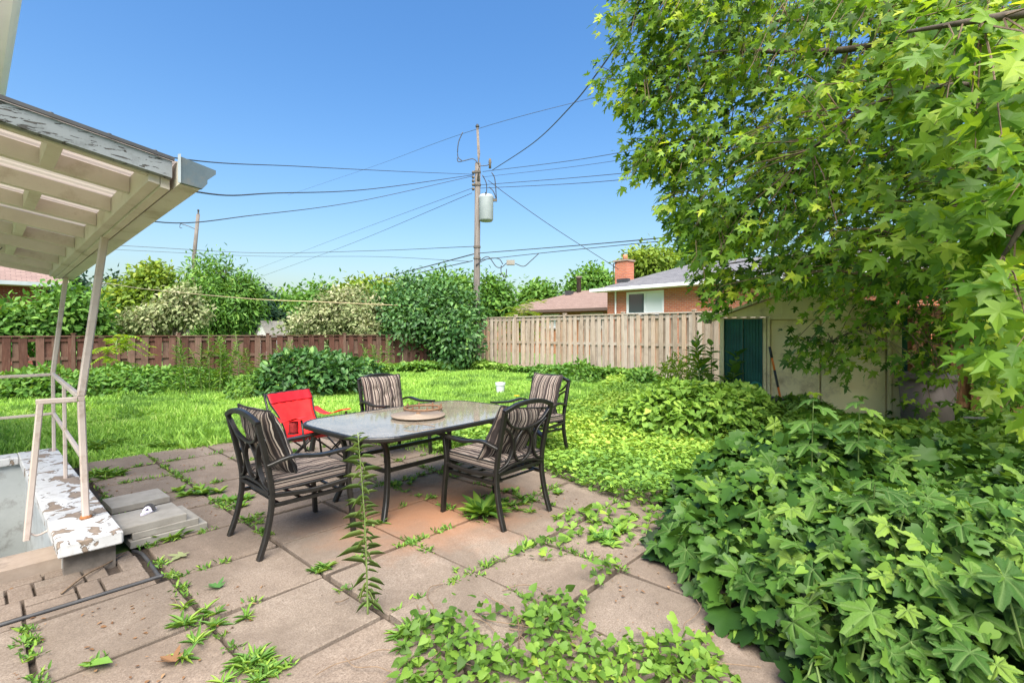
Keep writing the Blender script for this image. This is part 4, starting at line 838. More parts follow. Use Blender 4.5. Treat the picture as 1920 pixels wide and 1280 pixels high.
for k, (loc, rz, lb) in CH.items():
    if proto is None: proto = make_chair(lb); o = proto
    else: o = tree_copy(proto); o['label'] = lb
    o.location = loc; o.rotation_euler.z = rz
    put_cushion((loc, rz), 'seat_cushion', 'striped brown seat cushion on the %s patio chair' % where[k], seat_m, seat_p, (0, .01, .452), (R(1), 0, random.gauss(0, .02)), GRP)
for k, w_, h_, th, loc, rot, sd_, lb in (
        ('A', .50, .50, .15, (.0, -.185, .70), (R(112), R(0), R(4)), 3, 'striped pillow slumped against the back of the left patio chair'),
        ('B', .50, .46, .15, (-.02, -.18, .655), (R(114), R(8), R(0)), 4, 'striped pillow tilted in the front right patio chair'),
        ('C', .54, .50, .12, (.0, -.25, .665), (R(104), R(0), R(0)), 5, 'tufted striped back cushion on the far patio chair'),
        ('D', .48, .52, .14, (.0, -.215, .69), (R(108), R(0), R(-4)), 6, 'striped back pillow in the patio chair on the grass')):
    me, pp = cushion(w_, h_, th, 'pillow', sd_, k == 'C'); put_cushion(CH[k][:2], 'back_pillow', lb, me, pp, loc, rot, GRB)

# table
TB = thing('patio_table', 'long glass topped patio table with dark metal frame', 'table', (2.78, 3.61, 0), R(1.5)); HT = .685
def rrect(a, b, r, n=10, bow=.02):
    out = []
    for cx, cy, s in ((a - r, b - r, 0), (-a + r, b - r, 90), (-a + r, -b + r, 180), (a - r, -b + r, 270)):
        for i in range(n + 1): t = R(s + 90 * i / n); out.append((cx + r * math.cos(t), cy + r * math.sin(t)))
    res = []
    for i, (x, y) in enumerate(out):
        res.append((x + bow * math.copysign(1 - (y / b) ** 2, x), y + bow * math.copysign(1 - (x / a) ** 2, y)))
        x2, y2 = out[(i + 1) % len(out)]
        if math.hypot(x2 - x, y2 - y) > .2:
            for q in (.25, .5, .75): X, Y = x + (x2 - x) * q, y + (y2 - y) * q; res.append((X + bow * math.copysign(1 - (Y / b) ** 2, X) * (abs(X) > a * .95), Y + bow * math.copysign(1 - (X / a) ** 2, Y) * (abs(Y) > b * .95)))
    return res
A_, B2 = .90, .575
gl = MB().prism(rrect(A_ - .012, B2 - .012, .24), HT - .009, HT).build('glass_top', M['glass_clear'], TB)
MB().sweep([(x, y, HT - .012) for x, y in rrect(A_, B2, .25)], [(-.016, -.020), (.010, -.022), (.017, -.012), (.017, .006), (.010, .014), (-.010, .0145), (-.012, -.004)], closed=True).build('rim', M['metal_black'], TB)
K = M['metal_black']
for sx in (-1, 1):
    for sy in (-1, 1):
        MB().bar(curve([(sx * .74, sy * .42, HT - .035), (sx * .68, sy * .37, HT - .07), (sx * .61, sy * .315, .52), (sx * .59, sy * .30, .36), (sx * .61, sy * .315, .16), (sx * .66, sy * .35, 0)], 6), .035, .045, (0, 1, 0)).build('leg', K, TB)
    MB().bar([(sx * .595, -.29, .36), (sx * .595, .29, .36)], .022, .034).build('stretcher', K, TB); MB().bar([(sx * .64, -.335, .60), (sx * .64, .335, .60)], .022, .034).build('apron_rail', K, TB)
for sy in (-1, 1):
    MB().bar([(-.58, sy * .30, .365), (.58, sy * .30, .365)], .022, .034).build('stretcher', K, TB); MB().bar([(-.63, sy * .335, .602), (.63, sy * .335, .602)], .022, .034).build('apron_rail', K, TB)
for x in (-.3, .3): MB().bar([(x, -.335, .625), (x, .335, .625)], .02, .02).build('cross_bar', K, TB)
dk = thing('lazy_susan', 'round dusty turntable disc lying on the glass table', 'turntable', (2.70, 3.57, HT + .001)); MB().lathe([(0, 0), (.12, 0), (.12, .012), (.235, .013), (.24, .018), (.236, .024), (.03, .025), (.028, .03), (0, .03)], 40).build('disc', M['disc'], dk, smooth=True)
MB().lathe([(0, .03), (.02, .03), (.018, .04), (0, .042)], 12).build('knob', M['rust_ring'], dk)
rg = thing('iron_ring', 'rusty iron ring with small studs on the far half of the table', 'ring', (2.93, 3.80, HT + .002), R(20)); n_ = 40; MB().tube([(.175 * math.cos(2 * math.pi * i / n_), .175 * math.sin(2 * math.pi * i / n_), .03) for i in range(n_)], .011, 8, closed=True).build('hoop', M['rust_ring'], rg, smooth=True)
for i in range(8):
    a = 2 * math.pi * i / 8; MB().lathe([(0, -.031), (.009, -.031), (.009, .02), (.006, .028), (0, .028)], 8, (.175 * math.cos(a), .175 * math.sin(a), .032)).build('stud', M['rust_ring'], rg)
tw = MB(); tw.tube(curve([(2.30, 3.22, HT + .012), (2.38, 3.20, HT + .03), (2.47, 3.13, HT + .016), (2.50, 3.09, HT + .008)], 5), .004, 5); tw.tube(curve([(2.40, 3.185, HT + .026), (2.43, 3.22, HT + .03), (2.46, 3.25, HT + .01)], 4), .003, 5); tag(tw.build('twig', M['twig']), 'dry forked twig lying on the glass table top', 'twig')

# red folding chair
rc = thing('camp_chair', 'red folding canvas camp chair behind the left chair', 'camp chair', (2.47, 5.02, 0), R(-163)); Kb = M['metal_black']
def cloth(name, m, fn, nu=14, nv=14, th=.004, parent=rc):
    v = []; f = []
    for s in (0, 1):
        for i in range(nu + 1):
            for j in range(nv + 1):
                p = Vector(fn(i / nu, j / nv)); v.append(p + Vector((0, th * s, -th * s)))
    o = (nu + 1) * (nv + 1)
    for i in range(nu):
        for j in range(nv):
            q = (i * (nv + 1) + j, (i + 1) * (nv + 1) + j, (i + 1) * (nv + 1) + j + 1, i * (nv + 1) + j + 1); f.append(q); f.append(tuple(o + x for x in q[::-1]))
    for i in range(nu): f += [(i * (nv + 1), o + i * (nv + 1), o + (i + 1) * (nv + 1), (i + 1) * (nv + 1)), (i * (nv + 1) + nv, (i + 1) * (nv + 1) + nv, o + (i + 1) * (nv + 1) + nv, o + i * (nv + 1) + nv)]
    for j in range(nv): f += [(j, j + 1, o + j + 1, o + j), (nu * (nv + 1) + j, o + nu * (nv + 1) + j, o + nu * (nv + 1) + j + 1, nu * (nv + 1) + j + 1)]
    return MB().add(v, f).build(name, m, parent, smooth=True)
def backw(t): return .275 - .055 * math.sin(math.pi * min(1, max(0, (.78 - t) / .95))) if t < .78 else .275
def back_fn(a, b):
    t = b; w = backw(t); x = (2 * a - 1) * w; sag = .05 * (1 - (2 * a - 1) ** 2) * (1 - .6 * t); wr = .004 * math.sin(22 * a + 6 * b) * (1 - t)
    return (x, -.14 - .26 * t - sag + wr, .34 + .455 * t)
cloth('backrest', M['red_cloth'], lambda a, b: back_fn(a, b * .80)); cloth('headrest_band', M['red_band'], lambda a, b: (lambda p: (p[0], p[1] + .008 + .004 * math.sin(30 * a), p[2]))(back_fn(a, .795 + b * .205)))
def seat_fn(a, b): x = (2 * a - 1) * (.23 + .10 * b); return (x, -.15 + .50 * b, .335 + .10 * b - .045 * (1 - (2 * a - 1) ** 2) * (1 - .5 * b) + .045 * b * (2 * a - 1) ** 2)
cloth('seat', M['red_cloth'], seat_fn)
for s in (-1, 1):
    edge = [Vector(back_fn((s + 1) / 2, q / 16)) for q in range(17)]; MB().tube(edge, .009, 6).build('binding', M['black_cloth'], rc, smooth=True)
    MB().tube([(s * .285, -.42, .80), (s * .285, -.30, .42), (s * .285, -.24, .22), (s * .285, -.20, 0.01)], .011, 8).build('back_tube', Kb, rc, smooth=True)
    MB().tube([(s * .29, .24, .01), (s * .30, .16, .40), (s * .30, .13, .575)], .011, 8).build('front_tube', Kb, rc, smooth=True)
    cloth('arm_strap', M['red_cloth'], lambda a, b: (s * .30 + (a - .5) * .10, -.34 + .50 * b, .60 - .075 * math.sin(math.pi * min(1, b * 1.15)) * (1 - b * .35) + .0 * b), 4, 12)
    MB().tube([(s * .29, .24, .02), (s * .29, -.22, .34)], .009, 6).build('side_cross_tube', Kb, rc, smooth=True); MB().tube([(s * .29, -.20, .02), (s * .29, .22, .40)], .009, 6).build('side_cross_tube', Kb, rc, smooth=True)
    MB().tube([(s * .29, .24, .015), (-s * .28, .26, .42)], .009, 6).build('front_cross_tube', Kb, rc, smooth=True); MB().tube([(s * .285, -.21, .015), (-s * .20, -.16, .35)], .009, 6).build('rear_cross_tube', Kb, rc, smooth=True)
    MB().lathe([(0, 0), (.02, 0), (.018, .02), (0, .02)], 8, (s * .29, .24, 0)).build('foot', M['dark_grey'], rc); MB().lathe([(0, 0), (.02, 0), (.018, .02), (0, .02)], 8, (s * .285, -.20, 0)).build('foot', M['dark_grey'], rc)
MB().tube([Vector(back_fn(q / 12, 1)) for q in range(13)], .010, 6).build('binding', M['black_cloth'], rc, smooth=True); MB().tube([Vector(seat_fn(q / 12, 1)) for q in range(13)], .008, 6).build('binding', M['black_cloth'], rc, smooth=True)
cloth('cup_pocket', M['red_mesh'], lambda a, b: (.30 + .045 * math.cos(2 * math.pi * a), .02 + .045 * math.sin(2 * math.pi * a), .545 - .11 * b), 14, 4)
MB().tube([(.30 + .047 * math.cos(2 * math.pi * a / 14), .02 + .047 * math.sin(2 * math.pi * a / 14), .435) for a in range(14)], .005, 5, closed=True).build('pocket_rim', M['black_cloth'], rc)
# ================================================================== VEGETATION
# ---- lawn grass
rot2 = lambda p: p
LAWN = [tuple(W(-13.5, 13.2))[:2], tuple(W(-1.9, 20.1))[:2], (13.9, 12.3), (14.0, 8.0), (9.5, 4.5), (5.2, 4.2), (3.95, 3.6), (3.6, 5.0), (3.6, 7.0), (.9, 7.25), (.7, 7.3), (-3, 7.3)]
def in_frame(P, pad=420): x, y, Z = proj(P); return (Z > .5) & (x > -pad) & (x < 1920 + pad) & (y < 1280 + pad)
def grass(poly, n, hgt, name, label, wid=1.0, base=-.045):
    q = sample_poly(poly, n); P = np.column_stack([q, np.full(n, base)]); P = P[in_frame(P)]; n = len(P)
    Zd = proj(P)[2]; keep = RNG.random(n) < np.clip(9 / Zd, .25, 1); P = P[keep]; Zd = Zd[keep]; n = len(P)
    D = norm(np.column_stack([RNG.normal(0, .38, n), RNG.normal(0, .38, n), np.ones(n)])); N = norm(np.column_stack([RNG.normal(size=n), RNG.normal(size=n), RNG.uniform(.0, .4, n)]))
    s = hgt * RNG.uniform(.55, 1.35, n) * (.75 + .6 * vnoise(P[:, 0], P[:, 1], .9, 2)) * (1 + .02 * Zd); var = .25 + .55 * vnoise(P[:, 0], P[:, 1], .55, 5) + RNG.normal(0, .2, n) - .45 * (vnoise(P[:, 0], P[:, 1], 2.3, 15) > .72)
    s = s * np.where(vnoise(P[:, 0], P[:, 1], 1.6, 25) > .78, .45, 1) * np.where(vnoise(P[:, 0], P[:, 1], 2.9, 35) > .8, 1.5, 1)
    o = mobj(name, leafmesh(name, P, D, N, s, (T['blade2'][0] * np.array([1.6 * wid, 1, 1]), T['blade2'][1]), LM['grass'], var)); tag(o, label, 'grass', kind='stuff'); return o
grass(LAWN, 360000, .075, 'lawn_grass', 'bright green mown lawn behind the patio')
grass([(.66, 7.1), (3.6, 7.0), (3.7, 7.6), (.6, 7.9)], 5200, .13, 'edge_grass', 'longer grass tufts along the back edge of the paving', 1.1)

# ---- ground cover right of the table
COV = [(3.72, 2.2), (3.95, 3.0), (4.15, 3.55), (3.75, 4.6), (3.9, 5.4), (5.6, 4.9), (8.5, 5.6), (12.6, 7.6), (13.6, 6.6), (11, 2.0), (8.5, -.5), (4.4, .2), (3.9, 1.5)]
def cover(poly, n, name, label, hz, leaf, tpl, m, dens=None, lum=0, cat='ground cover', tilt=.7):
    q = sample_poly(poly, n); hh = hz(q[:, 0], q[:, 1]) if callable(hz) else np.full(n, hz); P = np.column_stack([q, -.02 + hh * RNG.random(n) ** .5]); P = P[in_frame(P)]; n = len(P); Zd = proj(P)[2]
    N = norm(np.column_stack([RNG.normal(0, tilt, n), RNG.normal(0, tilt, n), np.ones(n)])); D = norm(np.column_stack([RNG.normal(size=n), RNG.normal(size=n), RNG.normal(0, .3, n)]))
    var = .15 + .7 * vnoise(P[:, 0], P[:, 1], .8, 9) + RNG.normal(0, .2, n) + lum; s = leaf * RNG.uniform(.6, 1.3, n) * (1 + .03 * Zd)
    o = mobj(name, leafmesh(name, P, D, N, s, tpl, m, var)); return tag(o, label, cat, kind='stuff')
cover([(4.6, -4), (4.5, -1.6), (4.4, .2), (8.5, -.5), (11, 2), (13, 1), (12, -4)], 14000, 'ground_cover', 'rough weeds on the ground beyond the lobed shrub', .12, .07, 'ovate', LM['mid'])
cover(COV, 100000, 'ground_cover', 'yellow green creeping weeds spreading right of the table', lambda x, y: .05 + .13 * vnoise(x, y, 1.3, 4) + .10 * vnoise(x, y, 4, 6), .055, 'ovate', LM['cover'])
cover([tuple(W(-2.0, 19.8))[:2], (13.8, 12.2), (13.9, 7.2), (13.0, 7.2), (12.9, 11.6), tuple(W(-1.6, 18.7))[:2], tuple(W(-6, 16.4))[:2], tuple(W(-6.3, 17.1))[:2]], 14000, 'fence_foot_weeds', 'band of leafy weeds growing along the foot of the fences', lambda x, y: .12 + .28 * vnoise(x, y, .9, 3), .10, 'ovate', LM['mid'], lum=.1)

# ---- mounds and shrubs
def mound(name, label, c, rx, ry, h, n, leaf, tpl, m, rot=0, group=None, cat='shrub', seed=0, stems=8, up=.9, gaps=.0):
    t = thing(name, label, cat, (c[0], c[1], -.03), rot, group); u = RNG.random((n, 2)); a = u[:, 0] * 2 * math.pi; rr = np.sqrt(u[:, 1])
    x, y = rr * np.cos(a), rr * np.sin(a); lump = .72 + .5 * vnoise(x * rx, y * ry, 1.6, seed) ; top = np.sqrt(np.maximum(0, 1 - rr ** 2.4)) * lump
    z = h * top * (1 - .75 * RNG.random(n) ** 2.2); edge = 1 + .16 * (vnoise(a * 2, a * 0 + seed, 1.2, seed) - .5)
    P = np.column_stack([x * rx * edge, y * ry * edge, z + .03]); out = norm(np.column_stack([x / rx, y / ry, .25 + z / h * .5]))
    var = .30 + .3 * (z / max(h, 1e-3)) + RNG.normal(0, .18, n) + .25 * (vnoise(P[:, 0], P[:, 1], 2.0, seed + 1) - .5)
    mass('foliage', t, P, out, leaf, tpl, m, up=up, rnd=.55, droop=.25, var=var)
    mb = MB()
    for i in range(stems):
        b = random.uniform(0, 6.28); q = random.uniform(.2, .75); mb.tube(curve([(.1 * q * rx * math.cos(b), .1 * q * ry * math.sin(b), 0), (.6 * q * rx * math.cos(b), .6 * q * ry * math.sin(b), h * .4), (q * rx * math.cos(b), q * ry * math.sin(b), h * .75)], 3), .012, 5, .004)
    mb.build('stem', M['green_stem'], t, smooth=True); return t
def mpx(x, y): q = GP(x, y); return (q.x, q.y)
AL = math.atan2(.741 * 0 + (W(-1.75, 20.35) - FL0).y, (W(-1.75, 20.35) - FL0).x)     # along the left fence
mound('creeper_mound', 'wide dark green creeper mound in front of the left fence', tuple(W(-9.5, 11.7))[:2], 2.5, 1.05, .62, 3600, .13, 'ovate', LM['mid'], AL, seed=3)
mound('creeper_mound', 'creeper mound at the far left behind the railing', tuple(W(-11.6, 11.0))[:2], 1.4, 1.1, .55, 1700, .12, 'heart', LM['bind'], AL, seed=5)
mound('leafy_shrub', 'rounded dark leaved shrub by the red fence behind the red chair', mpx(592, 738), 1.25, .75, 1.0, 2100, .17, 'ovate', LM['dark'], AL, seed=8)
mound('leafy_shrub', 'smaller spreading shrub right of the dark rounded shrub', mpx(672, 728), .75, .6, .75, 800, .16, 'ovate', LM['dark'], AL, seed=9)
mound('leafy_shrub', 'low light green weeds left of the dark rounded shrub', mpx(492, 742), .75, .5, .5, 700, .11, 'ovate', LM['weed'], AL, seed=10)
for x, y, rx, h, lb in ((1018, 712, .5, .42, 'left of the three small bushes under the cedar fence'), (1088, 716, .6, .62, 'middle and largest of the three small bushes under the cedar fence'), (1205, 722, .5, .45, 'right of the three small bushes under the cedar fence')):
    mound('fence_bush', lb, mpx(x, y), rx, rx * .8, h, 480, .13, 'ovate', LM['mid'], 0, 'small bushes under the cedar fence', seed=int(x) % 7)
mound('vine_heap', 'heap of logs overgrown with heart leaved vine on the lawn', mpx(1300, 812), 1.25, .85, .72, 3800, .085, 'heart', LM['cover'], -TH, cat='vine', seed=12)
mound('vine_heap', 'vine covered bank below the shed doors', mpx(1430, 815), 1.3, .8, .5, 3600, .08, 'heart', LM['bind'], -TH, cat='vine', seed=13)
mound('vine_heap', 'tangled vines before the mauve bin and planks', mpx(1760, 880), 1.7, .8, .55, 3000, .09, 'heart', LM['bind'], -TH, cat='vine', seed=14)
mound('leafy_shrub', 'light green bush left of the tall drooping plant by the shed', mpx(1285, 762), .55, .5, 1.0, 900, .13, 'lance', LM['lime'], 0, seed=15)

def tall_weed(name, label, base, h, n, leaf, tpl, m, lean=(0, 0), group=None, cat='weed', taper=True, droop=.25, r=.012, stems=1, spread=.0, whorl=.0, start=.08):
    t = thing(name, label, cat, (base[0], base[1], 0), group=group); Ps, Ds, Ns, Ss = [], [], [], []; mb = MB()
    for s_ in range(stems):
        ox, oy = random.gauss(0, spread), random.gauss(0, spread); hh = h * random.uniform(.75, 1.05) if stems > 1 else h; lx, ly = lean[0] + random.gauss(0, spread * .8), lean[1] + random.gauss(0, spread * .8)
        ax = curve([(ox, oy, -.02), (ox + lx * .3, oy + ly * .3, hh * .5), (ox + lx, oy + ly, hh)], 8); mb.tube(ax, r, 7, r * .35)
        k = max(6, n // stems)
        for i in range(k):
            u = start + (1 - start) * i / k; p = ax[min(len(ax) - 1, int(u * (len(ax) - 1)))].lerp(ax[min(len(ax) - 1, int(u * (len(ax) - 1)) + 1)], (u * (len(ax) - 1)) % 1); a = i * 2.4 + random.gauss(0, .3)
            d = Vector((math.cos(a), math.sin(a), .8 * u + random.gauss(.15, .3) - droop * (1 - u))); Ps.append(p); Ds.append(d); Ns.append((-.3 * math.cos(a), -.3 * math.sin(a), 1)); Ss.append(leaf * (1 if not taper else (.55 + .75 * math.sin(math.pi * min(1, u * .85 + .12)))) * random.uniform(.5, 1.3))
    o = mobj('foliage', leafmesh('foliage', Ps, Ds, Ns, np.array(Ss), tpl, m), t); o['kind'] = 'stuff'; mb.build('stem', M['green_stem'], t, smooth=True); return t
tall_weed('horseweed', 'tall narrow leaved weed growing from a joint in front of the table', mpx(690, 1152), 0.93, 95, .075, (T['lance'][0] * np.array([.3, 1, 2.4]), T['lance'][1]), LM['wisp'], (-.04, .03), r=.0055, droop=.05, cat='weed')
for x, y, h, lb in ((372, 738, 1.35, 'left tall feathery weed in front of the red fence'), (410, 736, 1.5, 'middle tall feathery weed in front of the red fence'), (440, 732, 1.1, 'right tall feathery weed in front of the red fence'), (545, 722, 1.2, 'thin climbing weed on the fence left of the round shrub'), (712, 712, 1.25, 'thin climbing weed on the fence below the pale shrub')):
    tall_weed('goldenrod', lb, mpx(x, y), h, 420, .13, 'lance', LM['weed'], group='feathery weeds by the red fence', stems=6, spread=.2)
# sumac like bright fronds
def fern(name, label, base, h, nf, m, flen, leaf, cat='shrub'):
    t = thing(name, label, cat, (base[0], base[1], 0)); Ps, Ds, Ns, Ss = [], [], [], []; mb = MB(); mb.tube([(0, 0, -.02), (0, 0, h)], .018, 6, .01)
    for i in range(nf):
        a = i * 2.4; d = Vector((math.cos(a), math.sin(a), 0)); z0 = h * random.uniform(.35, 1.05); flen_ = flen * random.uniform(.6, 1.2); d.z = random.uniform(-.1, .5); ax = curve([(0, 0, z0), d * flen_ * .5 + Vector((0, 0, z0 + .22 * flen_)), d * flen_ + Vector((0, 0, z0 - .12 * flen_))], 6); mb.tube(ax, .006, 4, .002); side = Vector((-d.y, d.x, 0))
        for j, p in enumerate(ax[2:]):
            for sg in (-1, 1): Ps.append(p); Ds.append(side * sg + d * .35 + Vector((0, 0, -.15))); Ns.append((0, 0, 1)); Ss.append(leaf * (1.1 - .05 * j))
        Ps.append(ax[-1]); Ds.append(d); Ns.append((0, 0, 1)); Ss.append(leaf)
    o = mobj('foliage', leafmesh('foliage', Ps, Ds, Ns, np.array(Ss), 'lance2' if 'lance2' in T else 'ovate', m), t); o['kind'] = 'stuff'; mb.build('stem', M['green_stem'], t, smooth=True); return t
T['lance2'] = (T['lance'][0] * np.array([1.7, 1, .6]), T['lance'][1])
fern('sumac_sapling', 'bright lime sumac sapling against the left red fence', mpx(218, 728), 1.2, 17, LM['lime'], .62, .19)
cover(LAWN, 9000, 'lawn_clover', 'broad leaved clover and weeds speckling the lawn', .05, .045, 'ovate', LM['weed'], lum=.1, cat='clover')
fern('sumac_sapling', 'yellowish sapling showing above the cedar fence', tuple(W(.35, 21.5))[:2], 2.2, 34, LM['yellow'], 1.2, .35)
# drooping big leaf plant by the shed
tall_weed('pokeweed', 'tall plant with drooping broad leaves beside the green shed panel', mpx(1338, 792), 1.2, 150, .22, 'ovate', LM['weed'], (.12, -.05), stems=5, spread=.13, droop=.9, r=.014, taper=False, cat='shrub')
tall_weed('pokeweed', 'lime tipped sprout at the top of the plant by the shed', mpx(1322, 794), 1.35, 60, .18, 'lance2', LM['lime'], (-.05, .05), stems=2, spread=.05, r=.01, cat='shrub', start=.6)

# ---- trees and hedges beyond the fences
def B(x, y, Z, rw, rh, rd=None):        # crown blob centred at pixel x,y, Z ahead; radii from pixels
    s = Z / F; return (tuple(PX(x, y, Z)), (rw * s * .9, rw * s * .9, rh * s))
def gb(x, Z): q = PX(x, 622, Z); return (q.x, q.y, 0)
TG = 'trees beyond the fences'
tree('vine_thicket', 'large dark vine thicket hanging over the fence corner', 'shrub', gb(800, 20.2), [B(775, 602, 19.8, 66, 46), B(835, 605, 19.6, 52, 50), B(738, 588, 20.4, 38, 30), B(800, 566, 20.5, 60, 26), B(858, 640, 19.0, 40, 56), B(768, 545, 20.6, 20, 26), B(880, 580, 19.8, 20, 30), B(715, 562, 20.6, 16, 14), B(845, 556, 20.2, 16, 16)], LM['dark'], .18, 'ovate', 800, 28, .24, .10, seed=2)
tree('variegated_shrub', 'pale cream variegated shrub left of the dark vine thicket', 'shrub', gb(640, 20.4), [B(655, 585, 20.4, 52, 42), B(618, 600, 20.2, 40, 36), B(575, 615, 20.3, 36, 26), B(690, 600, 19.6, 26, 44), B(690, 630, 19.0, 16, 30)], LM['pale'], .15, 'ovate', 330, 26, .17, .06, seed=3)
tree('variegated_shrub', 'pale flowering shrub in front of the left trees', 'shrub', gb(320, 19.0), [B(330, 580, 19, 34, 26), B(285, 600, 19, 42, 22), B(345, 560, 19, 20, 16), B(250, 618, 19, 34, 16), B(365, 590, 19, 20, 14)], LM['pale'], .16, 'ovate', 250, 24, .17, .05, seed=4)
tree('garden_tree', 'loose yellow green tree behind the pale flowering shrub', 'tree', gb(275, 25), [B(270, 580, 25, 62, 50), B(295, 535, 25, 34, 28), B(232, 590, 25, 34, 40), B(285, 516, 25, 16, 16)], LM['yellow'], .26, 'ovate', 330, 24, .3, .12, TG, seed=5)
tree('garden_tree', 'dark upright tree right of the yellow green one', 'tree', gb(410, 24), [B(400, 570, 24, 54, 50), B(375, 518, 24, 18, 28), B(415, 514, 24, 16, 30), B(445, 552, 24, 32, 36), B(455, 575, 24, 32, 40), B(400, 605, 23.6, 30, 34)], LM['mid'], .25, 'lance2', 400, 26, .28, .14, TG, seed=6)
tree('yew_tree', 'nearly black evergreen behind the playhouse', 'tree', gb(455, 30), [B(462, 595, 30, 44, 42), B(480, 560, 31, 22, 26), B(515, 600, 32, 24, 10)], LM['conifer'], .3, 'tri', 190, 30, .3, .12, TG, seed=7)
tree('spruce_tree', 'blue green spruce tip left of the yellow green tree', 'tree', gb(208, 34), [B(208, 560, 34, 16, 44), B(190, 590, 34, 20, 30)], LM['conifer'], .3, 'tri', 70, 30, .3, .1, TG, seed=8)
tree('spruce_tree', 'blue green conifer behind the hedge and canopy posts', 'tree', gb(135, 30), [B(140, 560, 30, 30, 30), B(118, 530, 30, 22, 34)], LM['conifer'], .32, 'tri', 110, 30, .32, .12, TG, seed=9)
tree('hedge', 'tall broad leaved hedge behind the far left fence', 'hedge', gb(70, 16.6), [B(10, 618, 15.6, 42, 30), B(60, 612, 16.2, 46, 32), B(115, 590, 16.8, 46, 40), B(155, 596, 17.3, 34, 40), B(180, 625, 17.4, 22, 24), B(-50, 610, 15, 50, 40)], LM['mid'], .20, 'ovate', 480, 24, .22, .05, seed=10)
for x, y, Z, rw, rh, m, lb in ((545, 578, 44, 44, 12, 'mid', 'row of distant trees above the beige house'), (600, 575, 38, 34, 34, 'mid', 'mid green tree between beige house and pale shrub'), (700, 553, 34, 66, 18, 'yellow', 'broad light green tree behind the pale shrub'), (925, 560, 30, 24, 34, 'mid', 'slim dark tree right of the utility pole'),
                               (1110, 538, 55, 34, 24, 'mid', 'round distant tree left of the brick chimney'), (1215, 496, 40, 46, 24, 'yellow', 'light green tree behind the bungalow roof'), (1330, 470, 42, 60, 60, 'mid', 'tall tree behind the bungalow partly hid by maple'), (1010, 560, 46, 24, 12, 'mid', 'low distant tree behind the brown roof'), (840, 545, 30, 50, 24, 'mid', 'mid green tree top behind the vine thicket')):
    tree('background_tree', lb, 'tree', gb(x, Z), [B(x, y, Z, rw, rh), B(x + rw * .5, y + rh * .4, Z, rw * .6, rh * .7), B(x - rw * .5, y + rh * .4, Z, rw * .6, rh * .7)], LM[m], .009 * Z, 'ovate', 150, 32, .012 * Z, .1, TG, seed=int(x) % 11)
# ---- the big maple at the right
MT = thing('maple_tree', 'big maple with drooping branches filling the upper right', 'tree', W(7.4, 4.4)); mo = MT.location.copy()
SIL = [(1175, -320), (1150, -40), (1128, 30), (1140, 70), (1112, 130), (1118, 205), (1150, 190), (1190, 225), (1165, 290), (1158, 340), (1200, 318), (1236, 330), (1250, 400), (1280, 450), (1312, 520), (1335, 575), (1350, 605), (1372, 590), (1400, 545),
       (1440, 575), (1480, 560), (1500, 600), (1462, 635), (1490, 665), (1530, 700), (1545, 735), (1585, 700), (1620, 725), (1660, 690), (1690, 760), (1760, 790), (1800, 760), (1790, 650), (1850, 600), (1870, 650), (1850, 700), (1900, 770), (2000, 800), (2250, 700), (2350, 300), (2350, -320)]
HOLES = [[(1555, 50), (1680, 20), (1640, 75), (1665, 105), (1560, 110)], [(1840, 590), (1868, 585), (1868, 680), (1840, 690)], [(1445, 600), (1480, 598), (1490, 640), (1478, 780), (1445, 780)], [(1800, 700), (1850, 700), (1860, 800), (1800, 800)], [(1365, 535), (1520, 525), (1500, 600), (1360, 600)], [(1545, 560), (1600, 560), (1600, 640), (1545, 640)]]
limbs_px = [[(2360, 330, 4.6), (2100, 60, 4.9), (1800, 60, 5.6), (1560, 96, 6.4), (1330, 100, 7.0), (1160, 150, 7.4)], [(2360, 330, 4.6), (2050, 220, 5.0), (1780, 250, 5.9), (1540, 330, 6.6), (1300, 400, 7.2)], [(2360, 400, 4.6), (2080, 350, 5.2), (1820, 380, 6.0), (1620, 450, 6.8), (1400, 520, 7.3)],
            [(2360, 300, 4.6), (2150, -120, 4.4), (1800, -160, 4.8), (1450, -80, 6.0), (1200, 0, 7.0)], [(2360, 300, 4.6), (2200, 0, 3.8), (1960, 20, 3.4), (1700, 60, 3.7)], [(2360, 400, 4.6), (2200, 330, 3.7), (1980, 360, 3.4), (1880, 480, 3.5)], [(2360, 450, 4.6), (2120, 450, 5.4), (1900, 470, 6.2), (1720, 560, 6.9), (1560, 640, 7.2)],
            [(1800, 60, 5.6), (1680, 40, 6.2), (1480, 40, 7.0), (1290, 40, 7.6)], [(1540, 330, 6.6), (1420, 250, 7.0), (1240, 270, 7.5)], [(2050, 220, 5.0), (1850, 160, 4.5), (1650, 190, 4.6), (1520, 280, 5.0)], [(2080, 350, 5.2), (1900, 300, 4.6), (1740, 420, 4.8), (1640, 520, 5.4)]]
lm = MB(); lp = []
for i, L_ in enumerate(limbs_px):
    c = curve([PX(*p) for p in L_], 7); r0 = .085 if i < 7 else .035; lm.tube([p - mo for p in c], r0, 8, .012); lp += [np.array(p) for p in c[3:]]
lm.tube(curve([(0, 0, -.1), (.05, 0, 1.2), PX(2360, 330, 4.6) - mo, PX(2340, -100, 4.4) - mo], 6), .24, 12, .10)
lm.build('trunk', M['bark'], MT, smooth=True); lp = np.array(lp)
n = 5900; X = RNG.uniform(1105, 2080, n); Y = RNG.uniform(-110, 800, n); k = inpoly(X, Y, SIL)
for h in HOLES: k &= ~(inpoly(X, Y, h) & (RNG.random(n) < .93))
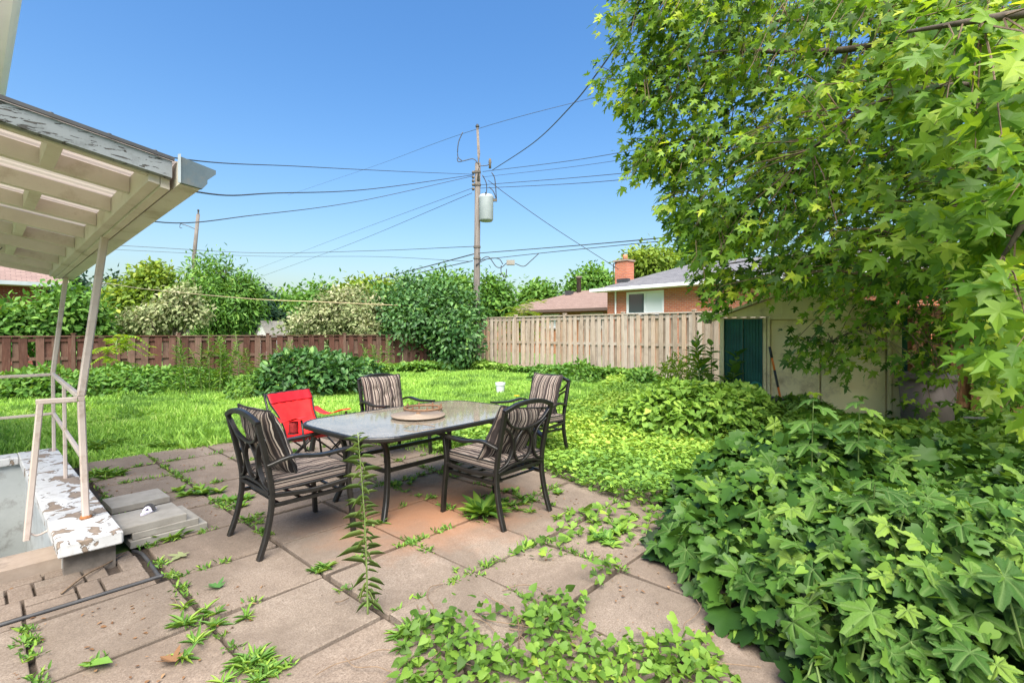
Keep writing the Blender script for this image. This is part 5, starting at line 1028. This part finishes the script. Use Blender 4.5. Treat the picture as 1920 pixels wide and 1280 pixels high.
k &= ~((Y > 545) & (X < 1790) & (X > 1365) & (RNG.random(n) < .76)); k &= ~((X < 1150 + 90 * vnoise(Y, Y * 0, .012, 2)) & (RNG.random(n) < .5)); X, Y = X[k], Y[k]; t = np.clip((X - 1130) / 720, 0, 1); zmin = 6.5 - 3.9 * t ** 1.2; low = np.clip((Y - 420) / 200, 0, 1); zmin = np.where(X < 1830, zmin * (1 - low) + np.maximum(zmin, 5.6) * low, zmin); zmax = 7.9 - .5 * low
zz_ = zmin + (zmax - zmin) * RNG.random(len(X)) ** .75; zz_ = np.where((t < .12) & (zz_ < 6.2), 6.2, zz_)
keep = RNG.random(len(X)) < np.clip((zz_ / 7.0) ** 1.5, .16, 1); X, Y, zz_ = X[keep], Y[keep], zz_[keep]
anch = np.array([PX(a, b, c) for a, b, c in zip(X, Y, zz_)]); Rv = np.array([CS, -SN, 0]); Fv = np.array([SN, CS, 0])
tw = MB(); LP, LD, LN, LV = [], [], [], []
for a in anch:
    dd = lp - a; dist = np.linalg.norm(dd, axis=1) + np.where(dd[:, 2] < -.1, .8, 0) + np.where(dd @ Rv < 0, .5, 0); q = lp[np.argmin(dist)]; v = q - a
    L_ = np.linalg.norm(v)
    if L_ > 1.1: q = a + v / L_ * 1.1
    m = (a + q) / 2 + np.array([0, 0, .10 * min(L_, 1)]); end = a + np.array([0, 0, -.10]) - Rv * .07
    if random.random() < .5: tw.tube([Vector(p) - mo for p in (q, m, a, end)], .0075, 4, .0022)
    per = random.randint(8, 12); tone = random.gauss(0, .2); u = RNG.random(per) ** .7; side = rdir(per) * .11
    base = q[None] * (1 - (.45 + .6 * u))[:, None] + end[None] * (.45 + .6 * u)[:, None] + side; LP.append(base); nd = norm(norm(side) * .55 - Rv * .55 + np.array([0, 0, -.55]) + .45 * rdir(per)); LD.append(nd)
    LN.append(norm(np.array([0, 0, .8]) - Fv * .35 + Rv * .12 + .55 * rdir(per))); LV.append(np.clip(.40 + tone + RNG.normal(0, .22, per), 0, 1))
tw.build('twigs', M['twig'], MT)['kind'] = 'stuff'
LP, LD, LN, LV = map(np.concatenate, (LP, LD, LN, LV)); sz = RNG.uniform(.07, .145, len(LP)); px_, py_, pz_ = proj(LP); sz = sz * np.where(pz_ < 4.2, 1.35, 1)
ok = pz_ > 2.2; LP, LD, LN, LV, sz, px_, py_, pz_ = [q[ok] for q in (LP, LD, LN, LV, sz, px_, py_, pz_)]
vis = (px_ > 0) & (px_ < 1925) & (py_ > -5) & (py_ < 1000); order = np.argsort(np.where(vis, pz_ / sz, 1e9)); near = order[:300]; far = order[300:]
# largest leaves as parts of their own, sharing four meshes
def leaf_var(tpl, m, nvar, name):
    out = []
    for i in range(nvar):
        V, Fc = T[tpl]; V = V.copy(); V[:, 2] += .05 * np.sin(5 * V[:, 0] + i * 2) + .04 * np.sin(6 * V[:, 1] + i); V[:, 0] *= 1 + .1 * math.sin(i * 3)
        me = bpy.data.meshes.new(name); me.from_pydata(V.tolist(), [], Fc.tolist()); me.materials.append(m); out.append(me)
    return out
def leaf_objs(idx, P, D, N, sz, meshes, parent, origin, name='leaf'):
    for i in idx:
        d = Vector(D[i]).normalized(); x = d.cross(Vector(N[i])).normalized(); z = x.cross(d); Mx = Matrix((x, d, z)).transposed().to_4x4(); o = bpy.data.objects.new(name, random.choice(meshes)); link(o, parent)
        s = float(sz[i]); o.location = Vector(P[i]) - origin; o.rotation_euler = Mx.to_euler(); o.scale = (s, s, s)
leaf_objs(near, LP, LD, LN, sz, leaf_var('maple', LM['maple_obj'], 4, 'leaf'), MT, mo)
o = mobj('crown', leafmesh('crown', LP[far] - np.array(mo), LD[far], LN[far], sz[far], 'maple_s', LM['maple'], LV[far]), MT); o['kind'] = 'stuff'

# ---- the lobed leaved shrub in the right foreground
def palmate(seed):
    rr = random.Random(seed); npt = 57; lobes = ((0, 1.0, 30), (56, .86, 26), (-56, .86, 26), (112, .60, 26), (-112, .60, 26)); V = [(0, 0, 0)]; ve = [1.0]; Fc = []; rings = (.30, .62, 1.0); offs = [1 + k * npt for k in range(3)]
    ang = [R(-158 + 316 * i / (npt - 1)) for i in range(npt)]; rad = []
    for i, a in enumerate(ang):
        d = math.degrees(a); r = .44
        for c, l, w in lobes: r = max(r, l * max(0, 1 - (abs(d - c) / w) ** 1.15 * .56) if abs(d - c) < w * 1.5 else 0)
        rad.append(r * (1 + (.075 if i % 2 else -.065)) * rr.uniform(.95, 1.05))
    for k, q in enumerate(rings):
        for i, a in enumerate(ang):
            r = rad[i] * q if k == 2 else (rad[i] * .5 + .36 * .9) * q; d = math.degrees(a); vd = min(abs(d - c) for c, l, w in lobes); vein = math.exp(-(vd * (q + .2) / 4.0) ** 2)
            x, y = r * math.sin(a) * .92, r * math.cos(a); z = .035 * math.cos(vd / 28 * math.pi) * -1 * q + .05 - .20 * (r ** 2) * (.6 + .5 * math.sin(seed + 2 * a)) + (.012 if i % 2 else -.012) * q
            V.append((x, y, z)); ve.append(vein)
    for i in range(npt - 1):
        Fc.append((0, offs[0] + i + 1, offs[0] + i))
        for k in range(2): Fc.append((offs[k] + i, offs[k] + i + 1, offs[k + 1] + i + 1, offs[k + 1] + i))
    me = bpy.data.meshes.new('leaf'); me.from_pydata(V, [], Fc); at = me.attributes.new('vein', 'FLOAT', 'POINT'); at.data.foreach_set('value', ve); me.materials.append(LM['big_obj']); me.polygons.foreach_set('use_smooth', [True] * len(me.polygons)); me.update(); return me
SHR = [(2.62, .98), (2.95, 1.45), (3.5, 1.58), (3.95, 1.85), (4.3, 1.9), (5.4, 1.6), (6.3, .8), (6.4, -1.4), (4.6, -2.2), (2.6, -1.3), (1.95, -.55), (1.95, .1), (2.28, .55)]
so_ = Vector((3.6, .2, 0)); SH = thing('lobed_shrub', 'dense shrub with large lobed leaves filling the lower right foreground', 'shrub', so_)
def edge_dist(q, poly):
    poly = np.asarray(poly); d = np.full(len(q), 1e9)
    for i in range(len(poly)):
        a, b = poly[i - 1], poly[i]; ab = b - a; t = np.clip(((q - a) @ ab) / (ab @ ab), 0, 1); d = np.minimum(d, np.linalg.norm(q - a - t[:, None] * ab, axis=1))
    return d
def shrub_h(q): e = edge_dist(q, SHR); return np.clip(e / .55, 0, 1) ** .5 * (.27 + .30 * vnoise(q[:, 0], q[:, 1], 1.3, 3) + .20 * vnoise(q[:, 0], q[:, 1], 3.4, 5))
q = sample_poly(SHR, 5200); h = shrub_h(q); e = edge_dist(q, SHR); cen = np.array([3.9, .2]); outv = norm(np.column_stack([q - cen, np.zeros(len(q))])); rim = np.clip(1 - e / .45, 0, 1)
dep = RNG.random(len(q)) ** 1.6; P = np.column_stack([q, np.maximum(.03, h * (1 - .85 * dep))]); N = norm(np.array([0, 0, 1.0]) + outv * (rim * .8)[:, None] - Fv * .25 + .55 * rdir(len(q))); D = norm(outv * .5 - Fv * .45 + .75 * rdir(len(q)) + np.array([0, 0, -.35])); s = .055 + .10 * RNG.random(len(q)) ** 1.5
k = in_frame(P, 700); P, N, D, s, dep = P[k], N[k], D[k], s[k], dep[k]; px_, py_, pz_ = proj(P); k = pz_ > 1.15; P, N, D, s, dep, pz_ = P[k], N[k], D[k], s[k], dep[k], pz_[k]
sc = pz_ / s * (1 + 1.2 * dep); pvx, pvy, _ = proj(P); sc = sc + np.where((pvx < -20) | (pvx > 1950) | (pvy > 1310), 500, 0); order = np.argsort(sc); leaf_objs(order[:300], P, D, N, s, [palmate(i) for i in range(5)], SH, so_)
rest = order[300:4200]; o = mobj('foliage', leafmesh('foliage', P[rest] - np.array(so_), D[rest], N[rest], s[rest] * 1.25, 'lobed', LM['big'], .55 - .5 * dep[rest] + RNG.normal(0, .15, len(rest))), SH); o['kind'] = 'stuff'  # deeper leaves coloured darker: shade in the gaps put into the leaf colour
mb = MB()
for i in order[:300:3]:
    p = Vector(P[i]) - so_; b = Vector((p.x + random.gauss(0, .15), p.y + random.gauss(0, .15), 0)); mb.tube([b, (b + p) / 2 + Vector((random.gauss(0, .04), random.gauss(0, .04), 0)), p], .006, 5, .003)
mb.build('stems', M['green_stem'], SH)['kind'] = 'stuff'
# tall stalks rising out of the shrub
for x, y, Z, lb in ((1525, 735, 3.25, 'left tall leafy stalk rising out of the lobed shrub'), (1612, 742, 3.5, 'right tall leafy stalk rising out of the lobed shrub'), (1640, 890, 2.6, 'short stalk with a leaf whorl amid the lobed shrub')):
    top = PX(x, y, Z); st = thing('lobed_stalk', lb, 'plant', (top.x, top.y, 0), group='tall stalks in the lobed shrub'); o_ = Vector((top.x, top.y, 0)); ms = [palmate(20 + i) for i in range(2)]
    MB().tube(curve([(.03, .0, 0), (.01, .01, top.z * .5), (0, 0, top.z * .95)], 6), .007, 7, .003).build('stem', M['green_stem'], st, smooth=True); ps, ds, ns, ss = [], [], [], []
    for i in range(10):
        a = i * 2.2; z = top.z * (1 - .045 * i) - .01; r = .015 + .04 * (i > 1); d = Vector((math.cos(a), math.sin(a), -.35)); ps.append((o_.x + r * d.x, o_.y + r * d.y, z)); ds.append(d); ns.append((.3 * d.x, .3 * d.y, 1)); ss.append(.075 + .022 * min(i, 3))
    leaf_objs(range(10), ps, ds, ns, ss, ms, st, o_)
# bindweed over and around the shrub and on the slabs
def bind(name, label, poly, n, hz, leaf, lum=0, up=1.0, thin=0):
    q = sample_poly(poly, n)
    if thin: e_ = edge_dist(q, poly); q = q[RNG.random(len(q)) < np.clip(.25 + e_ / .25, 0, 1) * np.clip((vnoise(q[:, 0], q[:, 1], 3.4, 14) - .22) * 3.2, .06, 1)]
    h = hz(q); P = np.column_stack([q, h]); k = in_frame(P, 700); P = P[k]; n = len(P); N = norm(np.column_stack([RNG.normal(0, .62, n), RNG.normal(0, .62, n), np.ones(n)]) - Fv * .25); D = norm(np.column_stack([RNG.normal(size=n), RNG.normal(size=n), RNG.normal(-.15, .25, n)]) - Fv * .4)
    var = .35 + lum + .3 * (vnoise(P[:, 0], P[:, 1], 2.5, 8) - .5) + RNG.normal(0, .2, n); o = mobj(name, leafmesh(name, P, D, N, leaf * RNG.uniform(.55, 1.3, n), 'heart', LM['bind'], var)); return tag(o, label, 'vine', kind='stuff')
bind('bindweed', 'heart leaved bindweed climbing over the lobed shrub', SHR, 11000, lambda q: np.maximum(.02, shrub_h(q) * RNG.uniform(.1, 1.06, len(q)) - .02), .052, .0)
IVY = gpoly([(742, 1195), (800, 1160), (880, 1150), (960, 1140), (1010, 1120), (1080, 1090), (1150, 1050), (1165, 1075), (1110, 1120), (1090, 1160), (1130, 1200), (1230, 1180), (1310, 1150), (1420, 1330), (745, 1330)])
bind('ivy_patch', 'patch of trailing ivy covering the slabs at the bottom centre', IVY, 1900, lambda q: .008 + .09 * RNG.random(len(q)) * (.3 + vnoise(q[:, 0], q[:, 1], 5, 2)), .043, .05, thin=1)
bind('ivy_patch', 'thin runners of ivy across the slabs behind the front right chair', gpoly([(960, 1050), (1010, 1010), (1090, 950), (1240, 940), (1240, 1060), (1180, 1030), (1130, 1010), (1060, 1060)]), 150, lambda q: .008 + .06 * RNG.random(len(q)), .055, .1)
rn = MB()
for _ in range(34):
    q = sample_poly(IVY, 1)[0]; a = random.uniform(0, 6.28); pts = [(q[0], q[1], .01)]
    for i in range(4): a += random.gauss(0, .5); pts.append((pts[-1][0] + .09 * math.cos(a), pts[-1][1] + .09 * math.sin(a), .012 + random.random() * .02))
    rn.tube(curve(pts, 3), .0025, 4)
tag(rn.build('ivy_runners', M['twig']), 'thin brown runners threading through the ivy on slabs', 'vine', kind='stuff')

# ---- weeds on the slabs
def rosette(name, label, x, y, n, leaf, tpl='lance2', m='weed', up=.5, spread=.05, group='weed tufts in the paving joints', cat='weed'):
    q = mpx(x, y); t = thing(name, label, cat, (q[0], q[1], 0), group=group); a = RNG.random(n) * 6.283; m_ = max(1, n // 14); sc_ = RNG.normal(0, spread, (m_, 2)); w_ = RNG.integers(0, m_, n); c = np.column_stack([sc_[w_] + RNG.normal(0, .006, (n, 2)), np.full(n, .002)]); D = np.column_stack([np.cos(a), np.sin(a), up * RNG.uniform(.2, 1.6, n)]); N = np.column_stack([-.4 * np.cos(a), -.4 * np.sin(a), np.ones(n)])
    o = mobj('foliage', leafmesh('foliage', c, D, N, leaf * RNG.uniform(.5, 1.2, n), tpl, LM[m]), t); o['kind'] = 'stuff'
    MB().lathe([(0, 0), (.012, 0), (.006, .02), (0, .022)], 6).build('crown_root', M['green_stem'], t); return t
for a in ((398, 1165, 80, .11, 'big bushy weed tuft left of the tall thin weed', .09), (470, 1240, 46, .10, 'flat grey green weed rosette at the bottom edge', .05), (375, 925, 60, .12, 'grassy weed clump behind the stacked slabs', .08), (435, 945, 60, .10, 'weed clump between stacked slabs and left chair', .08),
          (480, 975, 44, .07, 'small weed by the rear foot of the left chair', .06), (905, 965, 40, .22, 'broad leaved plantain under the front right chair', .03), (960, 945, 90, .10, 'low leafy weed behind the plantain', .12), (300, 1005, 70, .12, 'trailing weeds in front of the stacked slabs', .10), (200, 890, 90, .14, 'tall weeds along the coping behind the railing', .10),
          (180, 840, 80, .16, 'weeds at the far end of the stairwell coping', .12), (315, 835, 70, .13, 'bright weed at the back paving edge', .08), (325, 1082, 26, .05, 'small yellow green weed on a slab corner', .02), (700, 985, 34, .08, 'weed below the near edge of the table', .04), (600, 1070, 40, .09, 'small upright weed on the joint crossing', .025), (670, 1045, 16, .06, 'tiny weed beside the tall thin weed', .02),
          (1005, 925, 60, .08, 'weeds along the paving edge beside front right chair', .12), (1140, 1000, 60, .10, 'feathery weed lying on the slabs near the shrub', .09), (860, 1085, 46, .05, 'mossy tuft on the joint right of the tall weed', .04), (770, 905, 60, .07, 'weeds along the joint under the table', .12), (780, 1195, 50, .11, 'weed at the left end of the ivy patch', .06), (470, 1270, 50, .10, 'bright green weed cut by the bottom edge', .05), (1080, 975, 50, .08, 'weeds on the joint right of the front right chair', .10)):
    rosette('joint_weed', a[4], a[0], a[1], int(a[2] * 1.7), a[3] * (.75 if a[3] < .2 else 1), up=.7, spread=a[5], tpl=('lance2' if a[3] > .2 else 'lance') if a[2] != 60 else 'ovate')
# small growth along the joints, too fine to count
js = []
for k in range(560):
    if random.random() < .5: x = random.choice(GX[4:10]) ; y = random.uniform(1.5, 7)
    else: y = random.choice(GY[6:14]); x = random.uniform(.3, 3.8)
    if x < .78 and y > 3.35: continue
    if float(vnoise(x, y, 1.3, 21)) > .42:
        for _ in range(random.randint(6, 22)): js.append((x + random.gauss(0, .02), y + random.gauss(0, .02), .0))
js = np.array(js); n = len(js); o = mobj('joint_growth', leafmesh('joint_growth', js, np.column_stack([RNG.normal(size=n), RNG.normal(size=n), RNG.uniform(.3, 1.6, n)]), np.column_stack([RNG.normal(0, .5, n), RNG.normal(0, .5, n), np.ones(n)]), .035 * RNG.uniform(.4, 1.5, n), 'lance2', LM['weed'])); tag(o, 'fine moss and seedlings sprouting along the paving joints', 'moss', kind='stuff')
# crumbs of soil and litter
q = np.column_stack([RNG.uniform(.0, 4, 2600), RNG.uniform(.6, 7, 2600)]); k = (vnoise(q[:, 0], q[:, 1], 1.1, 31) > .5) & ~((q[:, 0] < .78) & (q[:, 1] > 4.0)); q = q[k]; n = len(q)
o = mobj('litter', leafmesh('litter', np.column_stack([q, np.full(n, .004)]), np.column_stack([RNG.normal(size=n), RNG.normal(size=n), np.zeros(n)]), np.column_stack([RNG.normal(0, .2, n), RNG.normal(0, .2, n), np.ones(n)]), .018 * RNG.uniform(.3, 1.6, n), 'ovate', LM['dry'])); tag(o, 'brown crumbs and leaf litter scattered on the slabs', 'litter', kind='stuff')
def fallen(name, label, x, y, s, tpl, m, rz, curl=.5):
    p = mpx(x, y); V, Fc = T[tpl]; V = V.copy(); V[:, 2] = curl * (np.abs(V[:, 0]) * .9 + .35 * (V[:, 1] - .5) ** 2); me = bpy.data.meshes.new(name); me.from_pydata(V.tolist(), [], Fc.tolist()); at = me.attributes.new('var', 'FLOAT', 'POINT'); at.data.foreach_set('value', [.5] * len(V)); me.materials.append(m)
    o = mobj(name, me, None, (p[0], p[1], .008), (0, 0, rz)); o.scale = (s, s, s); tag(o, label, 'leaf', 'fallen leaves on the slabs')
fallen('fallen_leaf', 'curled green leaf lying on the slab at bottom left', 212, 1248, .11, 'ovate', LM['weed'], 1.0, .9); fallen('fallen_leaf', 'crumpled brown leaf lying on the slab at bottom left', 330, 1245, .10, 'maple', LM['dry'], .4, .6); fallen('fallen_leaf', 'pale grey green leaf near the brick paving corner', 345, 1040, .11, 'maple', LM['pale'], 2.2, .3); fallen('fallen_leaf', 'dark green leaf lying left of the bushy weed', 412, 1105, .10, 'maple', LM['dark'], .3, .5)
for pts, lb, r in (([(115, 1116), (160, 1085), (200, 1060), (238, 1040)], 'long pale stick lying across the brick paving', .006), ([(628, 1132), (640, 1135), (655, 1124)], 'short curved twig left of the tall weed', .003), ([(320, 1125), (328, 1132), (335, 1142)], 'tiny dark twig on the large slab at left', .003)):
    tag(MB().tube(curve([Vector((*mpx(x, y), .012 + .012 * (i % 2))) for i, (x, y) in enumerate(pts)], 5), r, 6, r * .6).build('twig', M['twig'], smooth=True), lb, 'twig')
dn = thing('dandelion_flower', 'single yellow flower standing in the grass behind the table', 'flower', (*mpx(968, 762), 0)); MB().tube([(0, 0, -.03), (.01, 0, .2)], .004, 5).build('stem', M['green_stem'], dn)
my = surf('yellow_petal', (.75, .5, .02), (.85, .6, .05), 20, .7, 0); fl = MB()
for i in range(14): a = i * .449; fl.add([(.01, 0, .2), (.01 + .05 * math.cos(a - .15), .05 * math.sin(a - .15), .215), (.01 + .06 * math.cos(a), .06 * math.sin(a), .21), (.01 + .05 * math.cos(a + .15), .05 * math.sin(a + .15), .215)], [(0, 1, 2, 3)])
fl.build('petals', my, dn)['kind'] = 'stuff'
